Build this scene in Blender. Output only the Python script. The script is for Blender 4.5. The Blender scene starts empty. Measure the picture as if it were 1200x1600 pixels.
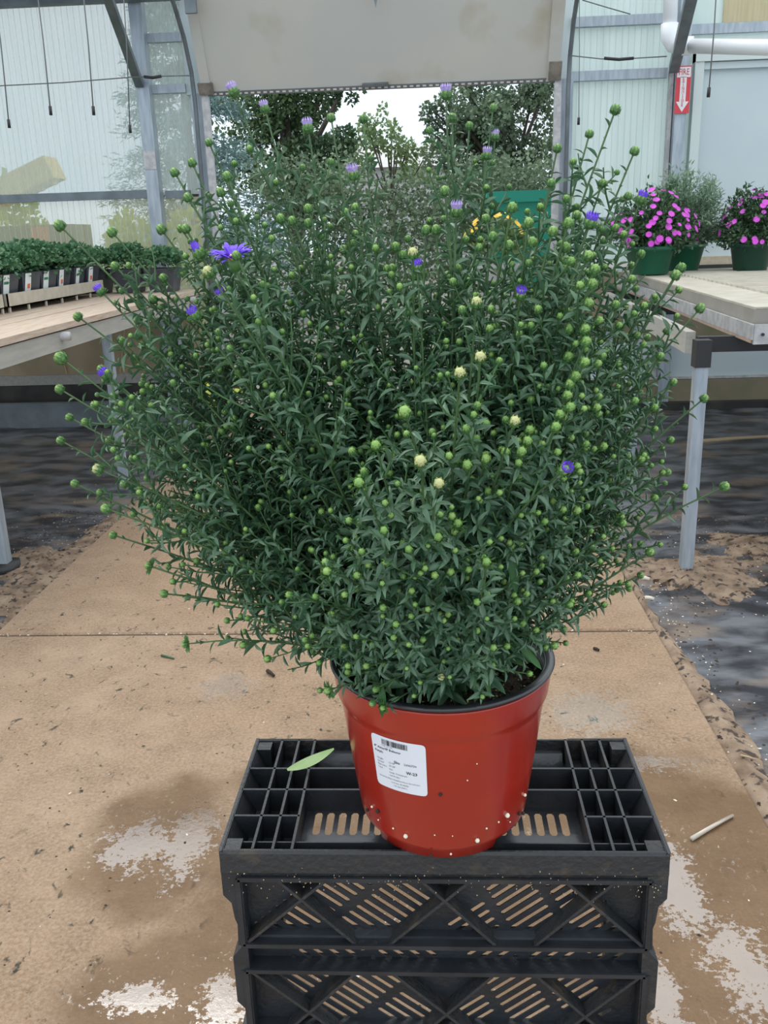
import bpy, math, random
import numpy as np
from mathutils import Vector, Matrix
from mathutils.geometry import delaunay_2d_cdt
random.seed(7); rng = np.random.default_rng(11)
sc = bpy.context.scene
COL = sc.collection

# ------------------------------------------------------------------ camera
F, H = 1400.0, 1.38
def nrm(v): return v / np.linalg.norm(v)
_Y = nrm(np.array([70., -437., F])); _D = np.array([144., 4508., F]); _D = nrm(_D - _D.dot(_Y) * _Y)
_X = np.cross(_Y, -_D); RW = np.array([_X, _Y, -_D]); CAM = np.array([0, 0, H])
def ray(px, py): return RW @ np.array([px - 600, py - 800, F])
def oz(px, py, z):
    r = ray(px, py); return CAM + (z - H) / r[2] * r
def oy(px, py, y):
    r = ray(px, py); return CAM + y / r[1] * r
def pr(p):
    c = RW.T @ (np.asarray(p, float) - CAM); return 600 + F * c[0] / c[2], 800 + F * c[1] / c[2], c[2]
cam = bpy.data.cameras.new('camera'); camo = bpy.data.objects.new('camera', cam); COL.objects.link(camo)
cam.sensor_fit = 'VERTICAL'; cam.sensor_height = 36; cam.sensor_width = 27; cam.lens = 36 * F / 1600
m = Matrix.Identity(4)
for i in range(3):
    m[i][0] = RW[i][0]; m[i][1] = -RW[i][1]; m[i][2] = -RW[i][2]; m[i][3] = CAM[i]
camo.matrix_world = m; sc.camera = camo
cam.clip_start = .02; cam.clip_end = 300

# ------------------------------------------------------------------ light
w = bpy.data.worlds.new('sky'); sc.world = w; w.use_nodes = True
nt = w.node_tree; bg = nt.nodes['Background']; bg.inputs[1].default_value = 1.62
tc = nt.nodes.new('ShaderNodeTexCoord'); sx = nt.nodes.new('ShaderNodeSeparateXYZ'); rp = nt.nodes.new('ShaderNodeValToRGB')
nt.links.new(tc.outputs['Generated'], sx.inputs[0]); nt.links.new(sx.outputs[2], rp.inputs[0]); nt.links.new(rp.outputs[0], bg.inputs[0])
rp.color_ramp.elements[0].position = 0; rp.color_ramp.elements[0].color = (.62, .72, .82, 1)
rp.color_ramp.elements[1].position = .6; rp.color_ramp.elements[1].color = (.93, .97, 1, 1)
sun = bpy.data.lights.new('sun', 'SUN'); sun.energy = 1.2; sun.angle = math.radians(35); sun.color = (1, .96, .9)
so = bpy.data.objects.new('sun', sun); COL.objects.link(so); so.rotation_euler = (math.radians(-24), math.radians(-16), 0)
sc.view_settings.view_transform = 'Standard'; sc.view_settings.look = 'None'
sc.view_settings.gamma = 1; sc.view_settings.use_curve_mapping = False; sc.view_settings.exposure = 0.0

# ------------------------------------------------------------------ materials
def mat(name, c, rough=.6, metal=0, c2=None, scale=8, detail=4, bump=0, bscale=None, stretch=None, coat=0, spec=.5,
        transl=0, transp=0, ramp=(.35, .65), c3=None, s3=3, r3=(.5, .62)):
    M = bpy.data.materials.new(name); M.use_nodes = True; n = M.node_tree; b = n.nodes['Principled BSDF']
    b.inputs['Roughness'].default_value = rough; b.inputs['Metallic'].default_value = metal
    b.inputs['Coat Weight'].default_value = coat; b.inputs['Coat Roughness'].default_value = .12
    b.inputs['Specular IOR Level'].default_value = spec
    b.inputs['Base Color'].default_value = (*c, 1)
    g = n.nodes.new('ShaderNodeNewGeometry'); mp = n.nodes.new('ShaderNodeMapping'); n.links.new(g.outputs['Position'], mp.inputs[0])
    if stretch: mp.inputs['Scale'].default_value = stretch
    col = None
    def mix(fac, a, bb):
        x = n.nodes.new('ShaderNodeMix'); x.data_type = 'RGBA'; n.links.new(fac, x.inputs[0])
        for v, k in ((a, 6), (bb, 7)):
            if isinstance(v, tuple): x.inputs[k].default_value = (*v, 1)
            else: n.links.new(v, x.inputs[k])
        return x.outputs[2]
    def noise(s, d, r):
        t = n.nodes.new('ShaderNodeTexNoise'); t.inputs['Scale'].default_value = s; t.inputs['Detail'].default_value = d
        n.links.new(mp.outputs[0], t.inputs[0]); q = n.nodes.new('ShaderNodeMapRange')
        q.inputs[1].default_value = r[0]; q.inputs[2].default_value = r[1]; n.links.new(t.outputs[0], q.inputs[0]); return q.outputs[0]
    if c2: col = mix(noise(scale, detail, ramp), c, c2)
    if c3: col = mix(noise(s3, 6, r3), col if col else c, c3)
    if col: n.links.new(col, b.inputs['Base Color'])
    if bump:
        t = n.nodes.new('ShaderNodeTexNoise'); t.inputs['Scale'].default_value = bscale or scale * 3; t.inputs['Detail'].default_value = 5
        n.links.new(mp.outputs[0], t.inputs[0]); bn = n.nodes.new('ShaderNodeBump'); bn.inputs['Strength'].default_value = bump
        bn.inputs['Distance'].default_value = .004; n.links.new(t.outputs[0], bn.inputs['Height']); n.links.new(bn.outputs[0], b.inputs['Normal'])
    out = n.nodes['Material Output']; sh = b.outputs[0]
    if transl:
        t = n.nodes.new('ShaderNodeBsdfTranslucent'); x = n.nodes.new('ShaderNodeMixShader'); x.inputs[0].default_value = transl
        t.inputs[0].default_value = (*c, 1)
        if col: n.links.new(col, t.inputs[0])
        n.links.new(sh, x.inputs[1]); n.links.new(t.outputs[0], x.inputs[2]); sh = x.outputs[0]
    if transp:
        t = n.nodes.new('ShaderNodeBsdfTransparent'); x = n.nodes.new('ShaderNodeMixShader'); x.inputs[0].default_value = transp
        n.links.new(sh, x.inputs[1]); n.links.new(t.outputs[0], x.inputs[2]); sh = x.outputs[0]
    n.links.new(sh, out.inputs[0])
    M['bsdf'] = 1
    return M

# green parts: colour wanders over each plant, leaves let a little light through
M_leaf = mat('aster_leaf', (.050, .130, .066), .34, c2=(.120, .235, .125), scale=30, transl=.18, spec=.75)
M_leaf_big = mat('aster_lower_leaf', (.032, .115, .030), .45, c2=(.060, .180, .045), scale=18, transl=.18)
M_leaf_pale = mat('fallen_leaf_pale', (.36, .52, .24), .5, c2=(.28, .46, .17), scale=60, transl=.2)
M_leaf_dark = mat('fallen_leaf_dark', (.035, .12, .05), .4)
M_stem = mat('aster_stem', (.035, .085, .030), .5, c2=(.08, .15, .05), scale=30)
M_stem_light = mat('aster_side_stem', (.075, .17, .055), .5, c2=(.045, .11, .04), scale=30)
M_bract = mat('bud_bract', (.050, .135, .032), .5, c2=(.085, .20, .055), scale=90)
M_budtop = mat('bud_tip', (.26, .42, .12), .55, c2=(.17, .33, .08), scale=110)
M_budcream = mat('bud_cream', (.50, .52, .24), .6)
M_petal = mat('violet_petal', (.13, .045, .62), .5, c2=(.20, .09, .78), scale=200, transl=.15)
M_petal_pale = mat('pale_violet_petal', (.34, .22, .62), .5, c2=(.52, .42, .70), scale=300)
M_disc = mat('flower_disc', (.85, .45, .08), .7)
M_pot = mat('red_pot_plastic', (.37, .022, .010), .28, c2=(.31, .018, .009), scale=9, coat=.35, c3=(.42, .04, .02), s3=14, r3=(.58, .8))
M_rim = mat('black_pot_rim', (.018, .02, .024), .28, coat=.3)
M_soil = mat('potting_soil', (.010, .009, .007), .9, c2=(.05, .04, .028), scale=120, bump=1, bscale=220)
M_perl = mat('perlite', (.80, .76, .62), .8)
M_perly = mat('yellow_grit', (.42, .45, .16), .8)
M_dirt = mat('dirt_speck', (.035, .022, .015), .9)
M_label = mat('white_label', (.74, .77, .83), .45)
M_ink = mat('black_ink', (.02, .02, .03), .6)
M_inkg = mat('grey_ink', (.06, .06, .09), .6)
M_crate = mat('black_crate_plastic', (.014, .017, .021), .40, c2=(.026, .030, .036), scale=20, c3=(.085, .072, .058), s3=9, r3=(.60, .82), bump=.25, bscale=160)
M_crate_wet = mat('wet_black_plastic', (.026, .030, .036), .20, c2=(.05, .056, .066), scale=14, bump=.15, bscale=60)
M_crate_dirt = mat('dusty_black_plastic', (.024, .026, .029), .5, c2=(.085, .068, .05), scale=34, detail=10, ramp=(.55, .80), bump=.6, bscale=150)
M_galv = mat('galvanised_steel', (.30, .35, .40), .5, .45, c2=(.42, .47, .52), scale=6, stretch=(6, 6, 1))
M_galvd = mat('dark_galvanised', (.14, .165, .18), .5, .5, c2=(.2, .23, .25), scale=8)
M_galvl = mat('light_galvanised', (.50, .50, .50), .5, .3, c2=(.38, .38, .39), scale=24, ramp=(.4, .6))
M_iron = mat('black_iron', (.02, .02, .022), .5)
M_poly = mat('polycarbonate_sheet', (.50, .58, .56), .35, c2=(.58, .64, .62), scale=3, stretch=(12, 1, .5), transl=.45, transp=.52)
M_polyclear = mat('clearer_polycarbonate', (.52, .54, .40), .35, c2=(.60, .61, .48), scale=3, stretch=(10, 1, .5), transl=.4, transp=.60)
M_polywhite = mat('white_polycarbonate', (.74, .83, .81), .4, c2=(.80, .88, .87), scale=2, stretch=(12, 1, .6), transl=.5)
M_door = mat('painted_door_sheet', (.50, .50, .47), .55, c2=(.54, .53, .48), scale=1.6, c3=(.40, .35, .25), s3=2.2, r3=(.60, .80))
M_dirtyedge = mat('rusty_bracket', (.14, .13, .11), .7, c2=(.25, .22, .18), scale=20)
M_whitepaint = mat('white_painted_panel', (.52, .60, .62), .5, c2=(.48, .56, .59), scale=2)
M_whiteframe = mat('white_frame_paint', (.55, .62, .61), .45)
M_pvc = mat('white_pvc', (.78, .81, .84), .35)
M_tanpanel = mat('tan_board', (.62, .54, .34), .6, c2=(.70, .63, .42), scale=4, stretch=(14, 1, 1), transl=.3)
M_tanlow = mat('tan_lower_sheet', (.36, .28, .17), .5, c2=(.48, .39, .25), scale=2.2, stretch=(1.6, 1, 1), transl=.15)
M_sill = mat('sand_coloured_sill', (.46, .40, .29), .8, c2=(.54, .48, .37), scale=40)
M_base = mat('beige_base_board', (.24, .20, .135), .7, c2=(.16, .17, .08), scale=2.5, ramp=(.5, .7))
M_darkbase = mat('black_ground_liner', (.018, .017, .016), .7, c2=(.05, .045, .04), scale=6)
M_wood = mat('weathered_plank', (.44, .35, .27), .7, c2=(.56, .46, .37), scale=6, stretch=(16, 1.2, 16), c3=(.42, .24, .14), s3=7, r3=(.58, .75), bump=.3)
M_woodg = mat('grey_rail_wood', (.33, .33, .30), .7, c2=(.40, .39, .35), scale=5, stretch=(8, 1, 8))
M_traytan = mat('tan_tray_plastic', (.50, .46, .37), .6, c2=(.42, .38, .30), scale=14)
M_blackpot = mat('black_plastic_pot', (.045, .05, .06), .4, c2=(.065, .07, .085), scale=12)
M_tag = mat('white_plant_tag', (.78, .82, .80), .5)
M_taggreen = mat('tag_green_print', (.02, .20, .12), .5)
M_tagor = mat('tag_orange_print', (.80, .16, .04), .5)
M_gera = mat('bench_plant_leaf', (.050, .150, .075), .5, c2=(.14, .29, .14), scale=14, transl=.15)
M_flood = mat('ivory_flood_tray', (.40, .375, .31), .6, c2=(.48, .455, .385), scale=10)
M_trayside = mat('grey_tray_side', (.26, .245, .215), .6, c2=(.31, .29, .255), scale=6)
M_rust = mat('rusty_angle', (.40, .28, .20), .7, c2=(.30, .24, .20), scale=12)
M_greenpot = mat('green_nursery_pot', (.008, .115, .06), .4, c2=(.006, .09, .048), scale=5)
M_greenpotd = mat('dark_green_pot', (.008, .055, .035), .4)
M_magenta = mat('magenta_petal', (.58, .045, .60), .5, c2=(.66, .10, .62), scale=40, transl=.1)
M_magcentre = mat('yellow_centre', (.7, .45, .1), .6)
M_pinkleaf = mat('pink_aster_leaf', (.040, .095, .045), .5, c2=(.075, .14, .065), scale=16, transl=.15)
M_airyleaf = mat('airy_plant_leaf', (.20, .30, .20), .5, c2=(.30, .42, .30), scale=12, transl=.25)
M_spruce = mat('blue_spruce_needles', (.26, .40, .40), .6, c2=(.38, .52, .52), scale=1.6, transl=.1)
M_treeA = mat('dark_tree_leaf', (.045, .095, .045), .5, c2=(.12, .20, .08), scale=.9, transl=.25)
M_treeB = mat('greyish_tree_leaf', (.09, .15, .09), .5, c2=(.20, .28, .17), scale=.7, transl=.25)
M_treeC = mat('young_tree_leaf', (.16, .26, .10), .5, c2=(.24, .34, .16), scale=.9, transl=.3)
M_bark = mat('bark', (.045, .035, .028), .8, c2=(.09, .075, .06), scale=8)
M_teal = mat('teal_plastic', (.010, .27, .19), .45)
M_yellow = mat('yellow_petal', (.85, .52, .02), .5)
M_white = mat('white_wall', (.45, .45, .46), .6)
M_grass = mat('grass_ground', (.30, .36, .03), .8, c2=(.42, .46, .05), scale=1.2)
M_gravel = mat('gravel_ground', (.17, .16, .14), .9, c2=(.24, .23, .20), scale=9)
M_hedge = mat('yellow_green_shrub', (.32, .42, .035), .6, c2=(.48, .56, .06), scale=2, transl=.3)
M_loader = mat('pale_yellow_paint', (.92, .60, .08), .5, c2=(.95, .68, .14), scale=3)
M_loaderd = mat('dark_machine_body', (.10, .085, .06), .6)
M_orange = mat('orange_red_post', (.60, .16, .08), .6)
M_signred = mat('sign_red', (.62, .05, .07), .5)
M_signwhite = mat('sign_white', (.74, .74, .76), .5)
M_plasticbit = mat('clear_plastic_strip', (.45, .40, .33), .15, coat=.8)
M_straw = mat('dry_straw', (.42, .32, .20), .8)
M_chip = mat('pale_chip', (.62, .56, .48), .8)
M_rope = mat('grey_wire', (.13, .14, .14), .6)

def floor_material():
    M = bpy.data.materials.new('wet_concrete'); M.use_nodes = True; n = M.node_tree; b = n.nodes['Principled BSDF']; L = n.links.new
    g = n.nodes.new('ShaderNodeNewGeometry')
    def nz(s, d=6, rough=.6, st=None, dist=0):
        t = n.nodes.new('ShaderNodeTexNoise'); t.inputs['Scale'].default_value = s; t.inputs['Detail'].default_value = d; t.inputs['Roughness'].default_value = rough
        t.inputs['Distortion'].default_value = dist
        if st:
            mp = n.nodes.new('ShaderNodeMapping'); mp.inputs['Scale'].default_value = st; L(g.outputs['Position'], mp.inputs[0]); L(mp.outputs[0], t.inputs[0])
        else: L(g.outputs['Position'], t.inputs[0])
        return t.outputs[0]
    def mr(x, a, c, lo=0, hi=1):
        q = n.nodes.new('ShaderNodeMapRange'); q.inputs[1].default_value = a; q.inputs[2].default_value = c; q.inputs[3].default_value = lo; q.inputs[4].default_value = hi; L(x, q.inputs[0]); return q.outputs[0]
    def mth(op, a, c):
        q = n.nodes.new('ShaderNodeMath'); q.operation = op
        for i, v in enumerate((a, c)):
            if isinstance(v, (int, float)): q.inputs[i].default_value = v
            else: L(v, q.inputs[i])
        return q.outputs[0]
    def mix(f, a, c):
        x = n.nodes.new('ShaderNodeMix'); x.data_type = 'RGBA'; L(f, x.inputs[0])
        for v, k in ((a, 6), (c, 7)):
            if isinstance(v, tuple): x.inputs[k].default_value = (*v, 1)
            else: L(v, x.inputs[k])
        return x.outputs[2]
    def blobs(lst):
        res = None
        for (cx, cy, rx, ry) in lst:
            mp = n.nodes.new('ShaderNodeMapping'); mp.vector_type = 'TEXTURE'; mp.inputs['Location'].default_value = (cx, cy, 0); mp.inputs['Scale'].default_value = (rx, ry, 1)
            L(g.outputs['Position'], mp.inputs[0]); ln = n.nodes.new('ShaderNodeVectorMath'); ln.operation = 'LENGTH'; L(mp.outputs[0], ln.inputs[0])
            res = ln.outputs['Value'] if res is None else mth('MINIMUM', res, ln.outputs['Value'])
        return res
    def bl(px, py, wx, wy):
        a = oz(px, py, 0); x0 = oz(px - wx, py, 0)[0]; x1 = oz(px + wx, py, 0)[0]; y0 = oz(px, py + wy, 0)[1]; y1 = oz(px, py - wy, 0)[1]
        return (a[0], a[1], (x1 - x0) / 2, (y1 - y0) / 2)
    # clean tan concrete
    base = mix(mr(nz(1.3, 4), .35, .68), (.255, .160, .092), (.340, .242, .165))
    base = mix(mr(nz(7, 9, .75), .38, .68, 0, .7), base, (.155, .098, .055))
    base = mix(mr(nz(110, 4, .7), .38, .66, 0, .5), base, (.44, .35, .27))
    # black stains and moss flecks
    st = mth('MULTIPLY', mr(nz(28, 5, .65, (1, .8, 1), .6), .60, .68), mr(nz(2.3, 2), .38, .52))
    base = mix(st, base, (.035, .038, .030))
    # wet film: brown
    wet = mth('ADD', blobs([bl(640, 1320, 330, 240), bl(1150, 1420, 330, 300), bl(330, 1560, 240, 120), bl(250, 1310, 120, 110)]), mr(nz(3.5, 5), .2, .8, -.45, .45))
    wf = mr(wet, .80, 1.1, 1, 0)
    base = mix(mth('MULTIPLY', wf, .85), base, mix(mr(nz(5, 6), .35, .7), (.105, .056, .022), (.175, .105, .052)))
    # mirror puddles
    pud = mth('ADD', blobs([bl(300, 1310, 34, 62), bl(215, 1320, 58, 40), bl(1062, 1390, 38, 90), bl(925, 1112, 75, 34), bl(1035, 1560, 35, 60),
                            bl(355, 1570, 45, 50), bl(215, 1560, 55, 26), bl(1170, 1520, 45, 90), bl(355, 1070, 40, 22), bl(830, 1190, 300, 16)]),
              mth('ADD', mr(nz(20, 7, .75), .2, .8, -1.0, 1.0), mr(nz(75, 4, .7), .2, .8, -.9, .9)))
    pf = mr(pud, .80, .90, 1, 0)
    fleck = mth('MULTIPLY', mth('MULTIPLY', mr(nz(75, 4, .7, (1, .7, 1), .8), .60, .66), mr(nz(6, 3), .45, .62)), mr(wet, .55, 1.25, 1, 0))
    pf = mth('MAXIMUM', pf, fleck)
    L(base, b.inputs['Base Color'])
    r = mth('MULTIPLY', mr(wf, 0, 1, .9, .42), mr(pf, 0, 1, 1, .14)); L(r, b.inputs['Roughness'])
    L(mr(pf, 0, 1, 1.36, 2.9), b.inputs['IOR'])
    bn = n.nodes.new('ShaderNodeBump'); bn.inputs['Distance'].default_value = .003; L(mr(pf, 0, 1, .8, .06), bn.inputs['Strength'])
    L(mth('ADD', nz(60, 6, .7), mth('MULTIPLY', nz(9, 4), 1.5)), bn.inputs['Height']); L(bn.outputs[0], b.inputs['Normal'])
    return M
M_floor = floor_material()
M_joint = mat('joint_filler', (.06, .045, .032), .9, c2=(.3, .25, .18), scale=70, ramp=(.6, .7))
M_fabric = mat('black_ground_cloth', (.030, .032, .038), .40, c2=(.15, .16, .18), scale=4.2, detail=12, stretch=(1, 1.8, 1), ramp=(.42, .62),  # lighter grey-blue noise tone paints the cloth's sheen into its colour
               c3=(.21, .165, .13), s3=2.6, r3=(.54, .68), bump=.9, bscale=26)
M_earth = mat('brown_debris', (.15, .10, .065), .85, c2=(.30, .225, .16), scale=14, detail=8, c3=(.05, .035, .028), s3=34, r3=(.54, .62), bump=1, bscale=90)

# ------------------------------------------------------------------ builders
class MB:
    def __init__(s): s.v = []; s.f = []
    def add(s, vs, fs):
        o = len(s.v); s.v += [tuple(map(float, q)) for q in vs]; s.f += [tuple(i + o for i in f) for f in fs]; return s
    def box(s, a, b, rot=None, piv=None):
        (x0, y0, z0), (x1, y1, z1) = a, b
        vs = [(x0, y0, z0), (x1, y0, z0), (x1, y1, z0), (x0, y1, z0), (x0, y0, z1), (x1, y0, z1), (x1, y1, z1), (x0, y1, z1)]
        if rot: vs = [tuple(rot @ (Vector(q) - Vector(piv)) + Vector(piv)) for q in vs]
        return s.add(vs, [(0, 3, 2, 1), (4, 5, 6, 7), (0, 1, 5, 4), (1, 2, 6, 5), (2, 3, 7, 6), (3, 0, 4, 7)])
    def bar(s, p, q, w, h, up=(0, 0, 1)):
        p = Vector(p); q = Vector(q); d = (q - p).normalized(); u = Vector(up)
        sd = d.cross(u).normalized() * w / 2; uu = sd.cross(d).normalized() * h / 2
        vs = [p + a * sd + b * uu for a, b in ((-1, -1), (1, -1), (1, 1), (-1, 1))] + [q + a * sd + b * uu for a, b in ((-1, -1), (1, -1), (1, 1), (-1, 1))]
        return s.add(vs, [(0, 3, 2, 1), (4, 5, 6, 7), (0, 1, 5, 4), (1, 2, 6, 5), (2, 3, 7, 6), (3, 0, 4, 7)])
    def tube(s, pts, r, n=8, r1=None, caps=True):
        pts = [Vector(p) for p in pts]; k = len(pts); rings = []; prev = None
        for i, p in enumerate(pts):
            d = (pts[min(i + 1, k - 1)] - pts[max(i - 1, 0)]).normalized()
            a = prev if prev else (Vector((1, 0, 0)) if abs(d.x) < .8 else Vector((0, 1, 0)))
            a = (a - a.dot(d) * d).normalized(); b = d.cross(a); prev = a
            rr = r if r1 is None else r + (r1 - r) * i / (k - 1)
            rings.append([p + rr * (math.cos(t) * a + math.sin(t) * b) for t in [2 * math.pi * j / n for j in range(n)]])
        vs = [q for g in rings for q in g]; fs = [(i * n + j, i * n + (j + 1) % n, (i + 1) * n + (j + 1) % n, (i + 1) * n + j) for i in range(k - 1) for j in range(n)]
        if caps: fs += [tuple(range(n))[::-1], tuple((k - 1) * n + j for j in range(n))]
        return s.add(vs, fs)
    def lathe(s, prof, c=(0, 0, 0), n=48, closed=False, rmod=None):
        vs = []; k = len(prof)
        for i, (r, z) in enumerate(prof):
            for j in range(n):
                t = 2 * math.pi * j / n; rr, zz = (r, z) if not rmod else rmod(i, t, r, z)
                vs.append((c[0] + rr * math.cos(t), c[1] + rr * math.sin(t), c[2] + zz))
        fs = [(i * n + j, i * n + (j + 1) % n, ((i + 1) % k) * n + (j + 1) % n, ((i + 1) % k) * n + j) for i in range(k if closed else k - 1) for j in range(n)]
        if not closed:
            if prof[0][0] > 1e-6: fs.append(tuple(range(n))[::-1])
            if prof[-1][0] > 1e-6: fs.append(tuple((k - 1) * n + j for j in range(n)))
        return s.add(vs, fs)
    def mesh(s, name, material, smooth=False):
        me = bpy.data.meshes.new(name); me.from_pydata(s.v, [], s.f); me.update()
        if material: me.materials.append(material)
        if smooth: me.polygons.foreach_set('use_smooth', [True] * len(me.polygons))
        return me
    def obj(s, name, material, parent=None, smooth=False, **kw): return link(name, s.mesh(name, material, smooth), parent, **kw)
def link(name, me, parent=None, loc=None, mw=None, **props):
    o = bpy.data.objects.new(name, me); COL.objects.link(o)
    if parent: o.parent = parent
    if loc is not None: o.location = loc
    if mw is not None: o.matrix_local = mw
    for k, v in props.items(): o[k] = v
    return o
def thing(name, label, cat, loc=(0, 0, 0), rz=0, group=None):
    o = bpy.data.objects.new(name, None); COL.objects.link(o); o.location = loc; o.rotation_euler = (0, 0, rz)
    o.empty_display_size = .05; o['label'] = label; o['category'] = cat
    if group: o['group'] = group
    return o
def struct(name, loc=(0, 0, 0)):
    o = bpy.data.objects.new(name, None); COL.objects.link(o); o.location = loc; o['kind'] = 'structure'; return o
def tag(o, label, cat, group=None):
    o['label'] = label; o['category'] = cat
    if group: o['group'] = group
    return o
def dup(root, loc, rz=None, label=None, group=None, scale=None):
    def cp(o, par):
        c = o.copy(); COL.objects.link(c)
        if par: c.parent = par
        for ch in kids.get(o.name, []): cp(ch, c)
        return c
    kids = {}
    def collect(o):
        kids[o.name] = list(o.children)
        for ch in o.children: collect(ch)
    collect(root); r = cp(root, None); r.location = loc
    if rz is not None: r.rotation_euler = (0, 0, rz)
    if scale: r.scale = (scale,) * 3
    if label: r['label'] = label
    if group: r['group'] = group
    return r
# numpy instancing of a template into one mesh
def baked(name, tmpl, mats4, material, parent, smooth=False, **props):
    tv, tf = tmpl; tv = np.asarray(tv, float); n = len(mats4)
    if n == 0: return None
    A = np.asarray(mats4); h = np.c_[tv, np.ones(len(tv))]
    V = np.einsum('nij,vj->nvi', A, h)[:, :, :3].reshape(-1, 3)
    ln = np.array([len(f) for f in tf]); idx = np.concatenate([np.array(f) for f in tf])
    I = (idx[None, :] + (np.arange(n) * len(tv))[:, None]).ravel()
    LT = np.tile(ln, n); LS = np.concatenate([[0], np.cumsum(LT)[:-1]])
    me = bpy.data.meshes.new(name); me.vertices.add(len(V)); me.vertices.foreach_set('co', V.ravel())
    me.loops.add(len(I)); me.loops.foreach_set('vertex_index', I.astype(np.int32))
    me.polygons.add(len(LT)); me.polygons.foreach_set('loop_start', LS.astype(np.int32)); me.polygons.foreach_set('loop_total', LT.astype(np.int32))
    if isinstance(material, (list, tuple)):
        for q in material[0]: me.materials.append(q)
        me.polygons.foreach_set('material_index', np.tile(np.array(material[1], np.int32), n))
    else: me.materials.append(material)
    if smooth: me.polygons.foreach_set('use_smooth', np.ones(len(LT), bool))
    me.update(calc_edges=True); me.validate()
    return link(name, me, parent, **props)
def frame4(p, d, n, sx, sy, sz):
    d = nrm(d); s = np.cross(d, n); l = np.linalg.norm(s)
    s = s / l if l > 1e-6 else nrm(np.cross(d, [.3, .5, .8])); n = np.cross(s, d)
    M = np.eye(4); M[:3, 0] = s * sx; M[:3, 1] = d * sy; M[:3, 2] = n * sz; M[:3, 3] = p; return M
def plate(mb, outline, holes, to3, th, nrmv):
    """flat plate with convex holes; to3 maps (u,v)->point, thickness th along nrmv"""
    rings = [outline] + holes; vs = []; es = []
    for r in rings:
        o = len(vs); vs += [Vector(p) for p in r]; es += [(o + i, o + (i + 1) % len(r)) for i in range(len(r))]
    res = delaunay_2d_cdt(vs, es, [], 0, 1e-7); V = res[0]; T = res[2]
    hb = [(min(p[0] for p in h), max(p[0] for p in h), min(p[1] for p in h), max(p[1] for p in h), h) for h in holes]
    def inside(poly, x, y):
        c = False; k = len(poly); j = k - 1
        for i in range(k):
            if (poly[i][1] > y) != (poly[j][1] > y) and x < (poly[j][0] - poly[i][0]) * (y - poly[i][1]) / (poly[j][1] - poly[i][1]) + poly[i][0]: c = not c
            j = i
        return c
    keep = []
    for t in T:
        x = sum(V[i][0] for i in t) / 3; y = sum(V[i][1] for i in t) / 3
        if not inside(outline, x, y): continue
        if any(b[0] < x < b[1] and b[2] < y < b[3] and inside(b[4], x, y) for b in hb): continue
        keep.append(tuple(t))
    P = [Vector(to3(v[0], v[1])) for v in V]; N = Vector(nrmv) * th; k = len(P); E = {}
    for t in keep:
        for a, b in zip(t, t[1:] + t[:1]): E[(a, b)] = 1
    side = [(a, b, b + k, a + k) for (a, b) in E if (b, a) not in E]
    mb.add(P + [p - N for p in P], keep + [tuple(i + k for i in t)[::-1] for t in keep] + [tuple(x[::-1]) for x in side])
def slot(cx, cy, dx, dy, L, w, n=3):
    """rounded slot polygon centred cx,cy along unit (dx,dy)"""
    out = []; r = w / 2; l = L / 2 - r; a0 = math.atan2(dy, dx)
    for s, e in ((1, -math.pi / 2), (-1, math.pi / 2)):
        for i in range(n + 1):
            t = a0 + e + math.pi * i / n; out.append((cx + s * l * dx + r * math.cos(t), cy + s * l * dy + r * math.sin(t)))
    return out
FONT = None
def text_geo(txt, size, align='LEFT'):
    cu = bpy.data.curves.new('lettering', 'FONT'); cu.body = txt; cu.size = size; cu.align_x = align; cu.resolution_u = 1; cu.fill_mode = 'FRONT'
    o = bpy.data.objects.new('lettering', cu); COL.objects.link(o); bpy.context.view_layer.update()
    me = bpy.data.meshes.new_from_object(o.evaluated_get(bpy.context.evaluated_depsgraph_get()))
    vs = [tuple(v.co) for v in me.vertices]; fs = [tuple(p.vertices) for p in me.polygons]
    bpy.data.objects.remove(o); bpy.data.curves.remove(cu); bpy.data.meshes.remove(me); return vs, fs

# ------------------------------------------------------------------ the setting: floor
W = 7.3
XL, XR = -1.64, .79; JY = 2.972
floor = struct('floor')
def slab(x0, x1, y0, y1, z=0):
    mb = MB(); b = .006
    mb.add([(x0, y0, z - .12), (x1, y0, z - .12), (x1, y1, z - .12), (x0, y1, z - .12), (x0, y0, z - b), (x1, y0, z - b), (x1, y1, z - b), (x0, y1, z - b),
            (x0 + b, y0 + b, z), (x1 - b, y0 + b, z), (x1 - b, y1 - b, z), (x0 + b, y1 - b, z)],
           [(0, 3, 2, 1), (0, 1, 5, 4), (1, 2, 6, 5), (2, 3, 7, 6), (3, 0, 4, 7), (4, 5, 9, 8), (5, 6, 10, 9), (6, 7, 11, 10), (7, 4, 8, 11), (8, 9, 10, 11)])
    return mb.obj('concrete_slab', M_floor, floor)
slab(XL, XR, -1.5, .55); slab(XL, XR, .562, JY - .009); slab(XL, XR, JY + .009, 5.4); slab(XL, XR, 5.412, W + .1)
MB().box((XL + .002, -1.5, -.11), (XR - .002, W + .1, -.009)).obj('joint_filler', M_joint, floor)
def hnoise(x, y, s, a):
    return a * (math.sin(x * s + 1.3 * math.sin(y * s * .7)) * math.cos(y * s * 1.3 + math.sin(x * s * 1.1 + 2)) + .5 * math.sin(x * s * 2.7 + y * s * 1.9 + 1) * math.cos(y * s * 3.1 - x * s))
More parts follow.
